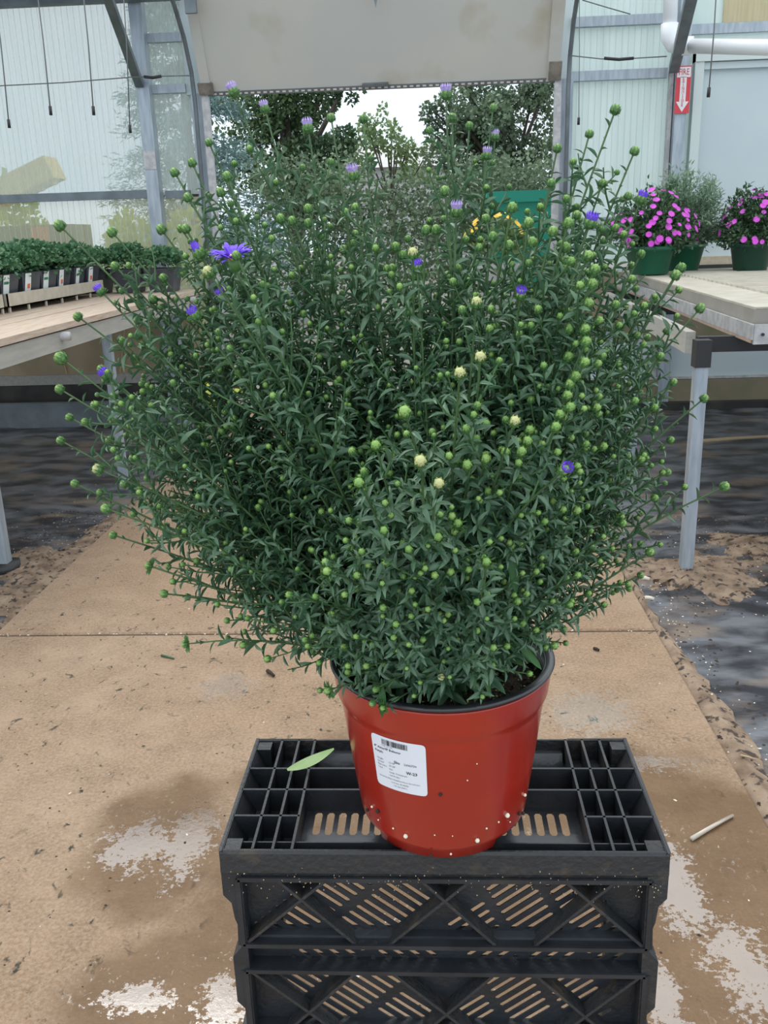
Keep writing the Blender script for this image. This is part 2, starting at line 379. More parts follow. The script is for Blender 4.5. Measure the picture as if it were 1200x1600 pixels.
def cloth(name, x0, x1, y0, y1, nx, ny, z0, edge, mounds=()):
    vs = []; fs = []
    for j in range(ny + 1):
        for i in range(nx + 1):
            x = x0 + (x1 - x0) * i / nx; y = y0 + (y1 - y0) * j / ny
            e = min(1, abs(x - edge) / .25)
            z = z0 + e * (abs(hnoise(x, y, 3.1, .012)) + hnoise(x * 2, y * 4.5, 4.3, .006) + hnoise(x * 1.3 + 4, y * 6, 6.3, .004))
            for (mx, my, mr_, mh) in mounds:
                d = math.hypot((x - mx), (y - my) * .8) / mr_
                if d < 1: z += mh * (1 - d * d) ** 2 * (1 + .3 * math.sin(17 * x + 23 * y))
            vs.append((x, y, z))
    for j in range(ny):
        for i in range(nx):
            a = j * (nx + 1) + i; fs.append((a, a + 1, a + nx + 2, a + nx + 1))
    return MB().add(vs, fs).obj(name, M_fabric, floor, smooth=True)
cloth('ground_cloth', -8.5, XL, -1.5, W + .05, 90, 180, -.032, XL)
cloth('ground_cloth', XR, 7.5, -1.5, W + .05, 100, 180, -.032, XR)
def patch(cx, cy, rx, ry, h, seed, n=90):
    r = random.Random(seed); ph = [r.uniform(0, 6.28) for _ in range(5)]
    vs = [(cx, cy, -.02 + h)]; fs = []; K = 6
    for k in range(1, K + 1):
        for j in range(n):
            t = 2 * math.pi * j / n; q = k / K; e = 1 + .22 * math.sin(3 * t + ph[0]) + .13 * math.sin(7 * t + ph[1]) + .08 * math.sin(13 * t + ph[2]) + (r.uniform(-.13, .13) if k > 3 else 0)
            z = -.02 + h * (1 - q * q) + (.004 * math.sin(19 * t + 5 * k) if k < K else -.012)
            vs.append((cx + rx * q * e * math.cos(t), cy + ry * q * e * math.sin(t), z))
    for j in range(n): fs.append((0, 1 + j, 1 + (j + 1) % n))
    for k in range(K - 1):
        for j in range(n):
            a = 1 + k * n; fs.append((a + j, a + n + j, a + n + (j + 1) % n, a + (j + 1) % n))
    return MB().add(vs, fs).obj('debris_mound', M_earth, floor, smooth=True)
for i, (px, py, rx, ry, h) in enumerate([(1085, 888, .30, .24, .028), (1175, 845, .20, .16, .03), (75, 875, .27, .30, .022), (20, 930, .30, .16, .02), (160, 830, .13, .35, .016)]):
    a = oz(px, py, 0); patch(a[0], a[1], rx, ry, h, i)
def strip(x0, x1, y0, y1, seed):
    r = random.Random(seed); n = 90; vs = []; fs = []
    for i in range(n + 1):
        y = y0 + (y1 - y0) * i / n; wv = (x1 - x0) * (.55 + .3 * math.sin(y * 3 + seed) + .25 * r.random())
        vs += [(x0, y, -.02), (x0 + wv * .4, y, -.004 + .004 * r.random()), (x0 + wv, y, -.026)]
    for i in range(n):
        a = i * 3; fs += [(a, a + 1, a + 4, a + 3), (a + 1, a + 2, a + 5, a + 4)]
    return MB().add(vs, fs).obj('edge_debris', M_earth, floor, smooth=True)
strip(XR + .001, XR + .10, .8, 6.5, 1); strip(XL - .001, XL - .12, 2.0, 6.5, 2)
# crumbs on the cloth and slabs (uncountable litter)
chip = ([(-.5, -.3, 0), (.5, -.4, 0), (.6, .3, 0), (-.4, .4, 0), (-.3, -.1, .35), (.4, 0, .4)], [(0, 1, 5, 4), (1, 2, 5), (2, 3, 4, 5), (3, 0, 4)])
def litter(name, boxes, material, s0, s1, z):
    ms = []
    for (x0, x1, y0, y1, n) in boxes:
        for _ in range(n):
            s = rng.uniform(s0, s1); M = frame4([rng.uniform(x0, x1), rng.uniform(y0, y1), z], [rng.normal(), rng.normal(), 0], [0, 0, 1], s, s * rng.uniform(.5, 3), s); ms.append(M)
    return baked(name, chip, ms, material, floor, kind='stuff')
litter('pale_litter', [(XR + .01, XR + .14, 1, 5, 260), (XR + .05, 1.5, 3.1, 4.1, 120), (XL - .4, XL, 2.8, 4.6, 320), (-2.6, XL - .1, 3, 5.5, 90), (.85, 2, 1.2, 3.4, 50)], M_chip, .002, .005, -.014)
litter('dark_litter', [(XR + .01, XR + .2, 1, 5, 300), (XR + .05, 1.5, 3.1, 4.1, 240), (XL - .5, XL, 2.8, 4.6, 420)], M_dirt, .003, .010, -.012)
litter('straw_litter', [(1.15, 1.75, 3.6, 4.3, 260)], M_straw, .002, .004, .002)
litter('grit', [(XL, XR, JY - .01, JY + .012, 70), (XL, XR, 1.2, 4, 60)], M_chip, .002, .005, .0)
litter('dark_grit', [(XL, XR, 1.2, 4, 110), (XL, -.6, 1.2, 2.4, 60)], M_dirt, .002, .006, .0)
# outside ground
g = MB().box((-40, W + .1, -.25), (40, 90, -.10)).obj('ground', M_gravel, kind='structure')
g = MB().box((-40, W + .35, -.10), (-1.9, 10.5, -.06)).obj('grass_verge', M_grass, kind='structure')

# ------------------------------------------------------------------ the back wall
wall = struct('wall_back')
def sheet(x0, x1, z0, z1, m_, y=W, name='panel'):
    return MB().box((x0, y, z0), (x1, y + .012, z1)).obj(name, m_, wall)
ZT = 3.35
# sheets: clear ribbed polycarbonate between the frame members
sheet(-8.5, -2.11, 1.72, ZT, M_poly); sheet(-8.5, -2.11, .80, 1.70, M_polyclear)
sheet(-2.10, -1.75, 1.72, ZT, M_poly); sheet(-2.10, -1.75, .3, 1.70, M_polyclear)
sheet(1.04, 1.79, 1.10, ZT, M_polywhite); sheet(1.80, 7.5, 2.72, ZT, M_polywhite)
sheet(1.04, 1.79, .20, 1.08, M_whitepaint)
# sheet ribs: fine vertical flutes, one joined piece
mb = MB()
for x in np.arange(-4.58, -1.82, .045): mb.box((x, W - .0012, .82), (x + .002, W, ZT - .02))
for x in np.arange(1.06, 1.78, .045): mb.box((x, W - .0012, 1.12), (x + .002, W, ZT - .02))
mb.obj('sheet_flutes', M_polywhite, wall, kind='stuff')
sheet(2.275 - .15, 2.275 + 1.2, 2.74, ZT, M_tanpanel, W - .02, 'tan_panel')
# girts
def girt(x0, x1, z, h=.055, m_=M_galv, y=W, d=.05): return MB().box((x0, y - d, z - h / 2), (x1, y, z + h / 2)).obj('girt', m_, wall)
girt(-8.5, -2.13, 1.73, .06, M_galvd); girt(-2.03, -1.84, 1.72, .055, M_galvd)
girt(-2.07, -1.80, 2.81, .06); girt(-2.07, -1.80, 2.465, .06)
girt(1.05, 1.75, 2.79, .065); girt(1.05, 1.75, 2.435, .065)
girt(1.05, 1.77, 1.42, .06); girt(1.86, 7.5, 2.71, .065)
# posts
def post(x, z0, z1, wd=.085, d=.105, m_=M_galv, y=W - .02): return MB().box((x - wd / 2, y - d, z0), (x + wd / 2, y, z1)).obj('post', m_, wall)
post(-2.10, -.02, ZT, .095); post(1.84, -.02, ZT, .085)
MB().box((1.765, W - .07, -.02), (1.79, W - .01, 2.45)).obj('post_flange', M_galvl, wall)
MB().box((-2.145, W - .130, 1.90), (-2.055, W - .124, 2.03)).obj('post_label', M_galvl, wall, label='pale grey sticker on the post')
# tan panel, sills, base boards under the benches
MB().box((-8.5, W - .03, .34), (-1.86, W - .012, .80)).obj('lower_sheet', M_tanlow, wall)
for x, s in ((-2.55, .25), (-3.0, -.1), (-2.2, .3)): MB().bar((x, W - .035, .36), (x + s * .4, W - .035, .79), .02, .006).obj('sheet_seam', M_tanpanel, wall)
MB().box((-8.5, W - .05, .27), (-1.86, W - .0, .35)).obj('base_rail', M_woodg, wall)
MB().box((-8.5, W - .09, -.03), (-1.86, W - .02, .268)).obj('base_liner', M_darkbase, wall)
MB().box((-8.5, W - .35, -.03), (-1.9, W - .29, .17)).obj('base_rail', M_galvd, wall)
MB().box((1.04, W - .06, .22), (7.5, W - .001, .50)).obj('lower_sheet', M_whitepaint, wall)
MB().box((1.04, W - .085, .205), (7.5, W - .02, .225)).obj('base_rail', M_galvl, wall)
MB().box((1.04, W - .11, .03), (7.5, W - .03, .20)).obj('base_board', M_base, wall)
MB().box((1.04, W - .2, -.04), (7.5, W - .05, .035)).obj('base_liner', M_darkbase, wall)
MB().box((1.90, W - .12, 1.03), (7.5, W - .02, 1.14)).obj('sill', M_sill, wall)
MB().box((1.04, W - .05, .5), (7.5, W - .012, 1.04)).obj('lower_sheet', M_base, wall)
# eave girder
eg = struct('trim_1')
a = oy(0, 12, W - .2); b_ = oy(290, 2, W - .2)
MB().box((-8.6, W - .24, a[2] + .0), (-1.75, W - .16, a[2] + .05)).obj('eave_rail', M_galvd, eg)
MB().box((-8.6, W - .9, a[2] + .12), (-1.75, W - .16, a[2] + .30)).obj('eave_gutter', M_iron, eg)

# door frame, jambs, curved tracks and the tilted door sheet
door = struct('door_1')
for s, x in ((-1, -1.64), (1, .95)):
    MB().box((min(x, x + s * .12), W - .07, -.02), (max(x, x + s * .12), W - .01, 2.42)).obj('jamb', M_galv, door)
    MB().box((min(x - s * .02, x + s * .03), W - .11, -.02), (max(x - s * .02, x + s * .03), W - .06, 2.40)).obj('jamb_angle', M_galvl, door)
    xs = x + s * .075
    MB().tube([(xs, W - .13, .1), (xs, W - .13, 2.35), (xs, W - .17, 2.55), (xs, W - .30, 2.75), (xs, W - .5, 2.92), (xs, W - .9, 3.10), (xs, W - 1.6, 3.2)], .016, 8).obj('track', M_galvd, door, smooth=True)
MB().box((-1.80, W - .02, 2.42), (1.06, W + .03, ZT)).obj('header', M_whitepaint, door)
# door leaf: tilts inward as it rises
y0, z0, y1, z1 = W - .10, 2.415, W - .47, 3.12
leaf = MB()
def dl(x, t, o=0): return (x, y0 + (y1 - y0) * t - o * .88, z0 + (z1 - z0) * t - o * .47)
def dbox(x0, x1, t0, t1, o0, o1):
    return MB().add([dl(x0, t0, o0), dl(x1, t0, o0), dl(x1, t1, o0), dl(x0, t1, o0), dl(x0, t0, o1), dl(x1, t0, o1), dl(x1, t1, o1), dl(x0, t1, o1)],
                    [(0, 3, 2, 1), (4, 5, 6, 7), (0, 1, 5, 4), (1, 2, 6, 5), (2, 3, 7, 6), (3, 0, 4, 7)])
dbox(-1.62, .93, 0, 1.0, -.02, .0).obj('door_sheet', M_door, door)
dbox(-1.66, -1.59, 0.0, 1.0, -.01, .018).obj('door_stile', M_door, door); dbox(.87, .96, 0.0, 1.0, -.01, .018).obj('door_stile', M_door, door)
dbox(-1.68, -1.57, 0.0, .10, .012, .034).obj('corner_bracket', M_dirtyedge, door); dbox(.88, .97, 0.0, .16, .012, .034).obj('corner_bracket', M_dirtyedge, door)
dbox(-1.62, .93, -.025, .012, -.03, .012).obj('bottom_seal', M_galvd, door)
mb = MB()
for x in np.arange(-1.58, .9, .047):
    q = dbox(x, x + .026, -.012, .002, .012, .015); mb.add(q.v, q.f)
mb.obj('seal_perforation', M_chip, door, kind='stuff')
dbox(-.47, -.28, .01, .035, .0, .03).obj('door_handle', M_galvd, door)
a = oy(587, 6, W - .5); mb = MB(); mb.add([(a[0] - .035, a[1], a[2] + .12), (a[0] + .035, a[1], a[2] + .12), (a[0], a[1], a[2] - .025), (a[0], a[1] + .03, a[2] + .1)], [(0, 1, 2), (0, 3, 1), (1, 3, 2), (2, 3, 0)]); mb.obj('door_clip', M_galvd, door)
a = oy(300, 15, W - .5); MB().box((a[0] - .05, a[1], a[2] - .02), (a[0] + .03, a[1] + .03, a[2] + .1)).obj('track_bracket', M_galvd, door)

# white shutter right of the post
sh = struct('window_1')
MB().box((1.93, W - .10, 1.14), (1.995, W - .02, 2.55)).obj('shutter_frame', M_whiteframe, sh)
MB().box((1.93, W - .11, 2.49), (7.5, W - .02, 2.56)).obj('shutter_frame', M_whiteframe, sh)
MB().box((2.0, W - .085, 2.44), (7.5, W - .03, 2.486)).obj('shutter_rail', M_whitepaint, sh)
MB().box((1.99, W - .05, 1.14), (7.5, W - .02, 2.45)).obj('shutter_panel', M_whitepaint, sh)
MB().box((1.80, W - .018, 1.0), (7.5, W + .01, 2.70)).obj('shutter_backing', M_polywhite, sh)

# diagonal braces
def brace(px0, py0, ya, px1, py1, yb, label, wd=.06):
    a = oy(px0, py0, ya); b = oy(px1, py1, yb); d = nrm(b - a); a = a - d * .5
    o = MB().bar(a, b, wd, wd * .8).obj('diagonal_brace', M_galvd); o['kind'] = 'structure'; return o
brace(170, 0, 6.4, 218, 132, 7.17, 'x'); brace(1079, 0, 6.2, 1053, 108, 7.15, 'x', .07)
# hanging plumb cords
def cord(px0, px1, py1, y, label, m_=M_rope, py0=-60, r=.0035, weight=True):
    a = oy(px0, py0, y); b = oy(px1, py1, y)
    t = thing('hanging_cord', label, 'cord', tuple(b), group=None)
    mid = (a + b) / 2 + [.004, 0, 0]
    MB().tube([a - b, mid - b, (0, 0, .04)], r, 5).obj('cord', m_, t, smooth=True)
    if weight: MB().tube([(0, 0, .045), (-.001, 0, -.0)], .009, 8).obj('cord_weight', M_iron, t, smooth=True)
    return t
cord(-14, 15, 200, 5.4, 'leftmost thin grey cord hanging with a black end weight')
cord(52, 80, 180, 5.2, 'second grey cord from the left, hanging over the bench plants')
cord(125, 147, 180, 5.2, 'third grey cord from the left, hanging in front of the wall sheet')
cord(190, 204, 208, 5.8, 'fourth grey cord, hanging just left of the steel post')
cord(1122, 1107, 152, 5.0, 'grey cord hanging in front of the white shutter at right')
cord(905, 904, 195, 6.6, 'thin cord hanging beside the right door jamb', r=.0025)
def wire(pts, y, label, buckle=None):
    P = [oy(px, py, y) for px, py in pts]; t = thing('tension_wire', label, 'wire', tuple(P[0]))
    MB().tube([p - P[0] for p in P], .004, 5).obj('wire', M_rope, t, smooth=True)
    if buckle:
        a, b = [oy(*q, y) - P[0] for q in buckle]; MB().tube([a, (a + b) / 2 + [0, 0, -.008], b], .011, 6).obj('turnbuckle', M_iron, t, smooth=True)
wire([(-60, 134), (0, 134), (100, 129), (200, 121), (250, 119), (300, 118)], 7.0, 'long sagging wire across the left wall sheets', ((225, 120), (252, 119)))
wire([(893, 87), (940, 92), (992, 91), (1042, 88)], 7.0, 'short wire between right jamb and post with turnbuckle', ((944, 91), (990, 91)))
wire([(910, 0), (950, 12), (985, 22)], 7.1, 'thin loose wire sloping above the short wire')

# PVC pipe with elbow
a = oy(1048, -40, 6.9); b = oy(1046, 50, 6.9); c = oy(1085, 64, 6.8); d = oy(1300, 76, 5.9)
t = thing('pvc_pipe', 'white plastic pipe with an elbow running right from the post', 'pipe', tuple(b))
k = b + (0, 0, -.06)
MB().tube([a + [0, 0, .3] - b, (0, 0, .0)], .048, 16).obj('vertical_pipe', M_pvc, t, smooth=True)
MB().tube([(0, 0, .05), (0, 0, -.03), (.03, -.01, -.075), (.09, -.03, -.095), (.15, -.05, -.10)], .060, 16).obj('elbow', M_pvc, t, smooth=True)
MB().tube([(.12, -.04, -.098), d - b], .046, 16).obj('horizontal_pipe', M_pvc, t, smooth=True)

# fire sign on the post
P0 = oy(1045, 103, W - .16); P1 = oy(1058, 177, W - .16)
t = thing('fire_extinguisher_sign', 'narrow red and white arrow sign strapped to the right post', 'sign', (1.79, W - .14, P1[2]))
hh = P0[2] - P1[2]; ww = .105
MB().box((0, 0, 0), (ww, .003, hh)).obj('sign_board', M_signred, t)
MB().add([(.004, -.002, hh * .76), (ww - .004, -.002, hh * .76), (ww - .004, -.002, hh - .008), (.004, -.002, hh - .008)], [(0, 1, 2, 3)]).obj('sign_header', M_signwhite, t)
cx = ww / 2
MB().add([(cx - .022, -.002, hh * .77), (cx - .022, -.002, hh * .25), (cx - .045, -.002, hh * .25), (cx, -.002, hh * .03), (cx + .045, -.002, hh * .25), (cx + .022, -.002, hh * .25), (cx + .022, -.002, hh * .77)],
         [(0, 1, 2, 3, 4, 5, 6)]).obj('sign_arrow', M_signwhite, t)
v, f = text_geo('FIRE', .046, 'CENTER'); MB().add([(cx + p[0] * .92, -.0035, hh * .81 + p[1] * 1.3) for p in v], f).obj('lettering', M_signred, t)
mb = MB()
for i, ch in enumerate('EXTINGUISHER'):
    v, f = text_geo(ch, .026, 'CENTER'); mb.add([(cx + p[0], -.0035, hh * .71 - i * hh * .052 + p[1]) for p in v], f)
mb.obj('lettering', M_signred, t)

# ------------------------------------------------------------------ right bench
RB = thing('grower_bench', 'metal-edged bench with ivory flood tray, right of the path', 'bench', (1.03, 3.56, 0))
def bl_(p): return (p[0] - 1.03, p[1] - 3.56, p[2])
Z0 = 1.02; c0 = (1.187, 3.40); c1 = (1.36, 6.75); c2 = (3.6, 3.46); c3 = (3.6, 6.75)
def prism(name, quad, z0, z1, m_, par, off):
    return MB().add([(p[0] - off[0], p[1] - off[1], z) for z in (z0, z1) for p in quad], [(3, 2, 1, 0), (4, 5, 6, 7), (0, 1, 5, 4), (1, 2, 6, 5), (2, 3, 7, 6), (3, 0, 4, 7)]).obj(name, m_, par)
off = (1.03, 3.56)
def barz(name, a, b, z, wd, h, m_, par, off=off): return MB().bar((a[0] - off[0], a[1] - off[1], z), (b[0] - off[0], b[1] - off[1], z), wd, h).obj(name, m_, par)
barz('edge_rail', c0, c1, .992, .012, .055, M_galvl, RB); barz('edge_rail', c0, c2, .985, .012, .072, M_galvl, RB)
barz('edge_rail', c1, c3, .992, .02, .06, M_galvd, RB)
barz('rail_lip', (c0[0] + .02, c0[1] + .01), (c1[0] + .02, c1[1]), .958, .05, .012, M_rust, RB)
MB().tube([(c0[0] - off[0] + .03, c0[1] - off[1] - .007, .985), (c0[0] - off[0] + .03, c0[1] - off[1] - .012, .985)], .006, 8).obj('screw', M_iron, RB)
i0 = (c0[0] + .012, c0[1] + .05); i1 = (c1[0] + .02, c1[1] - .05); i2 = (3.55, 3.52); i3 = (3.55, 6.7)
prism('tray_body', [(i0[0], i0[1]), (i2[0], i2[1]), (i3[0], i3[1]), (i1[0], i1[1])], .965, 1.070, M_trayside, RB, off)
# ribbed tray floor
mb = MB(); n = 0
def lerp(a, b, t): return (a[0] + (b[0] - a[0]) * t, a[1] + (b[1] - a[1]) * t)
prism('tray_floor', [lerp(i0, i2, .003), i2, i3, lerp(i1, i3, .003)], 1.0705, 1.0745, M_traytan, RB, off)
prism('tray_margin', [i0, lerp(i0, i2, .10), lerp(i1, i3, .10), i1], 1.0705, 1.079, M_flood, RB, off)
K = 34
for k in range(1, K - 3):
    a = lerp(i0, i1, (k + .2) / K); b = lerp(i2, i3, (k + .2) / K); a2 = lerp(i0, i1, (k + .66) / K); b2 = lerp(i2, i3, (k + .66) / K)
    a = lerp(a, b, .10); a2 = lerp(a2, b2, .10)
    n_ = 12; vs = []
    for j in range(n_ + 1):
        p, q = lerp(a, b, j / n_), lerp(a2, b2, j / n_); wv = .006 * math.sin(k * 1.7 + j * 1.3)
        for t_, z in ((0, 1.0752), (.12, 1.089), (.88, 1.089), (1, 1.0752)): e = lerp(p, q, t_); vs.append((e[0] - off[0], e[1] - off[1] + wv, z))
    fs = [(0, 1, 2, 3)]
    for j in range(n_):
        for i in range(3): fs.append((4 * j + i, 4 * j + 4 + i, 4 * j + 5 + i, 4 * j + 1 + i))
    mb.add(vs, fs)
mb.obj('tray_ridges', M_flood, RB, kind='stuff')
barz('tray_rim', lerp(i1, i3, 0), i3, 1.085, .04, .03, M_iron, RB); 
# frame under the bench and its legs
for (x, y) in ((1.055, 3.575), (3.3, 3.6), (1.17, 5.2), (3.3, 5.2), (1.26, 6.5), (3.3, 6.5)):
    o = MB().box((x - .024 - off[0], y - .024 - off[1], -.03), (x + .024 - off[0], y + .024 - off[1], .855)).obj('leg', M_galv, RB)
    MB().box((x - .03 - off[0], y - .03 - off[1], .845), (x + .03 - off[0], y + .03 - off[1], .95)).obj('leg_bracket', M_iron, RB)
for y in (3.64, 5.26, 6.4):
    barz('cross_beam', (1.05 + (y - 3.6) * .09, y), (3.45, y), .925, .045, .06, M_iron, RB)
barz('side_beam', (1.10, 3.9), (1.24, 6.6), .90, .04, .09, M_woodg, RB)

# ------------------------------------------------------------------ left bench
LB = thing('plank_bench', 'weathered plank bench on steel legs, left of the path', 'bench', (-1.9, 3.7, 0)); offL = (-1.9, 3.7)
xa = -1.765
for k in range(9):
    x1_ = xa - k * .155 + .002; x0_ = x1_ - .148
    vs = []; n_ = 10; rr = random.Random(k)
    for j in range(n_ + 1):
        y = 2.9 + (7.1 - 2.9) * j / n_; s = .006 * math.sin(j * .9 + k) + (.010 * math.sin(y * 1.6) if k == 0 else 0)
        for (x, z) in ((x0_, .985), (x1_, .985), (x1_, 1.015), (x0_, 1.015)): vs.append((x - offL[0] + s * .4, y - offL[1], z + s * .4))
    fs = [(3, 2, 1, 0), tuple(4 * n_ + q for q in range(4))]
    for j in range(n_):
        for q in range(4): fs.append((4 * j + q, 4 * j + (q + 1) % 4, 4 * j + 4 + (q + 1) % 4, 4 * j + 4 + q))
    MB().add(vs, fs).obj('plank', M_wood, LB)
barz('side_rail', (xa - .03, 2.9), (xa - .03, 7.1), .935, .035, .085, M_woodg, LB, offL)
for y in (4.30, 6.75):
    MB().tube([(xa + .03 - offL[0], y - offL[1], .955), (-3.2 - offL[0], y - offL[1], .955)], .022, 12).obj('pipe_bearer', M_galvl, LB, smooth=True)
for (x, y) in ((-1.93, 3.70), (-1.90, 5.25), (-1.90, 6.8), (-3.98, 3.7), (-3.98, 5.25), (-3.98, 6.8)):
    MB().box((x - .024 - offL[0], y - .024 - offL[1], -.03), (x + .024 - offL[0], y + .024 - offL[1], .965)).obj('leg', M_galv, LB)
MB().tube([(-1.93 - offL[0], 3.70 - offL[1], -.03), (-1.93 - offL[0], 3.70 - offL[1], .02)], .065, 16).obj('leg_foot', M_iron, LB, smooth=True)
MB().box((-2.1 - offL[0], 5.9 - offL[1], .962), (-1.75 - offL[0], 6.05 - offL[1], .984)).obj('bearer', M_iron, LB)
# trays with potted plants
def tray(y0, y1, x1, label):
    T = thing('pot_tray', label, 'tray', (x1, (y0 + y1) / 2, 1.018)); hy = (y1 - y0) / 2 - .01; wd = .60; zz = .03
    MB().box((-wd, -hy, zz), (0, hy, zz + .006)).obj('tray_base', M_traytan, T)
    for a, b in (((-.008, -hy, zz), (0, hy, zz + .075)), ((-wd, -hy, zz), (-wd + .008, hy, zz + .075)), ((-wd, -hy, zz), (0, -hy + .008, zz + .075)), ((-wd, hy - .008, zz), (0, hy, zz + .075))):
        MB().box(a, b).obj('tray_wall', M_traytan, T)
    for yy in np.linspace(-hy + .02, hy - .02, 7):
        MB().box((-.012, yy - .008, -.001), (-.002, yy + .008, zz)).obj('tray_foot', M_traytan, T)
    for yy in (-hy + .03, hy - .03): MB().box((-wd, yy - .01, -.001), (-wd + .01, yy + .01, zz)).obj('tray_foot', M_traytan, T)
XT = -2.36
tray(3.2, 5.0, XT, 'nearest tan tray of potted plants on the plank bench')
tray(5.03, 6.60, XT, 'farther tan tray of potted plants on the plank bench')
# little plant: square pot, foliage, tag
leaf2 = ([(0, 0, 0), (.5, .35, .12), (.28, .8, .1), (0, 1, -.02), (-.28, .8, .1), (-.5, .35, .12), (0, .55, .0)], [(0, 1, 6), (1, 2, 6), (2, 3, 6), (3, 4, 6), (4, 5, 6), (5, 0, 6)])
def foliage_ms(n, c, r, s0, s1, squash=1.0, shell=.5):
    ms = []
    for _ in range(n):
        d = nrm(rng.normal(size=3)); d[2] = abs(d[2]) if rng.random() < .8 else d[2]; rad = r * (shell + (1 - shell) * rng.random())
        p = np.array(c) + d * rad * [1, 1, squash]; s = rng.uniform(s0, s1)
        ms.append(frame4(p, d + rng.normal(size=3) * .5, [rng.normal() * .6, rng.normal() * .6, 1], s, s, s))
    return ms
ROW = 'rows of small green plants in black pots on the plank bench'
proto = thing('potted_bench_plant', 'small ruffled green plant in black square pot on the plank bench', 'potted plant', (XT - .09, 3.65, 1.056), group=ROW)
mb = MB(); s0_, s1_, hp = .085, .115, .17
o_ = [(-s0_, -s0_, 0), (s0_, -s0_, 0), (s0_, s0_, 0), (-s0_, s0_, 0), (-s1_, -s1_, hp), (s1_, -s1_, hp), (s1_, s1_, hp), (-s1_, s1_, hp), (-s1_ + .006, -s1_ + .006, hp), (s1_ - .006, -s1_ + .006, hp), (s1_ - .006, s1_ - .006, hp), (-s1_ + .006, s1_ - .006, hp), (-s0_ * 1.1, -s0_ * 1.1, .12), (s0_ * 1.1, -s0_ * 1.1, .12), (s0_ * 1.1, s0_ * 1.1, .12), (-s0_ * 1.1, s0_ * 1.1, .12)]
mb.add(o_, [(3, 2, 1, 0)] + [(i, (i + 1) % 4, 4 + (i + 1) % 4, 4 + i) for i in range(4)] + [(4 + i, 4 + (i + 1) % 4, 8 + (i + 1) % 4, 8 + i) for i in range(4)] + [(8 + i, 8 + (i + 1) % 4, 12 + (i + 1) % 4, 12 + i) for i in range(4)] + [(12, 13, 14, 15)])
mb.obj('pot', M_blackpot, proto)
fol = baked('foliage', leaf2, foliage_ms(1300, (0, 0, .205), .170, .016, .034, .68, .45), M_gera, proto)
variants = [fol.data] + [baked('foliage', leaf2, foliage_ms(1300, (0, 0, .20 + .012 * q), .165 + .010 * q, .016, .034, .7, .45), M_gera, proto).data for q in range(3)]
for ch in list(proto.children):
    if ch.name.startswith('foliage.'): bpy.data.objects.remove(ch)
ROWN = ['front', 'second', 'third', 'fourth', 'fifth', 'sixth', 'back']
tagn = 0; spots = [(XT - .14 - j * .262, y, j) for j in range(6) for y in np.arange(3.35, 6.56, .262)] + [(x, 6.86, 6) for x in np.arange(-1.98, -3.9, -.262)]
for i, (x, y, j) in enumerate(spots):
    jx, jy = rng.uniform(-.010, .010, 2); z_ = 1.056 if j <= 1 else 1.017
    q = dup(proto, (x + jx, y + jy, z_), rng.uniform(-.08, .08))
    q['label'] = 'small ruffled green plant in black pot, %s row from the path' % ROWN[j] if j < 6 else 'small ruffled green plant in black pot, in the row along the back wall'
    ORD = ['nearest', 'second', 'third', 'fourth', 'fifth', 'sixth', 'seventh', 'eighth', 'ninth', 'tenth', 'eleventh', 'twelfth', 'thirteenth', 'fourteenth']
    kk = int(round((6.494 - y) / .262)) if j < 6 else int(round((-1.98 - x) / .262)); kk = max(0, min(13, kk))
    q['label'] = ('small green plant in black pot, %s row from path, %s to the back wall' % (('front' if j == 0 else ROWN[j]), ORD[kk])) if j < 6 else 'small ruffled green plant in black pot along the back wall, %s to the path' % ORD[kk]
    q['group'] = ROWN[j] + ' row of small green plants on the plank bench'
    for ch in q.children:
        if ch.name.startswith('foliage'): ch.data = variants[(i * 3 + j) % 4]; ch.rotation_euler.z = rng.uniform(0, 6)
    if j == 0 and y > 4.6:
        lean = MB(); lean.add([(.098, -.085, .06), (.098, -.018, .06), (.118, -.018, .165), (.118, -.085, .165), (.101, -.085, .06), (.101, -.018, .06), (.121, -.018, .165), (.121, -.085, .165)], [(0, 1, 2, 3), (7, 6, 5, 4), (0, 4, 5, 1), (1, 5, 6, 2), (2, 6, 7, 3), (3, 7, 4, 0)]); g1 = lean.obj('plant_tag', M_tag, q)
        if tagn % 2 == 0: MB().add([(.1125, -.083, .115), (.1125, -.030, .115), (.1165, -.030, .130), (.1165, -.083, .130)], [(0, 1, 2, 3)]).obj('tag_print', M_taggreen, g1)
        else: MB().add([(.1060, -.060, .078), (.1060, -.030, .078), (.1110, -.030, .105), (.1110, -.060, .105)], [(0, 1, 2, 3)]).obj('tag_print', M_tagor, g1)
        tagn += 1
def killtree(o):
    for ch in list(o.children): killtree(ch)
    bpy.data.objects.remove(o)
killtree(proto)
# trays behind the first (hold the rear rows): simple low benches top is plank; extend the bench top
for k in range(9, 15):
    MB().box((xa - k * .155 - .148 - offL[0], 2.9 - offL[1], .985), (xa - k * .155 - offL[0], 7.1 - offL[1], 1.015)).obj('plank', M_wood, LB)

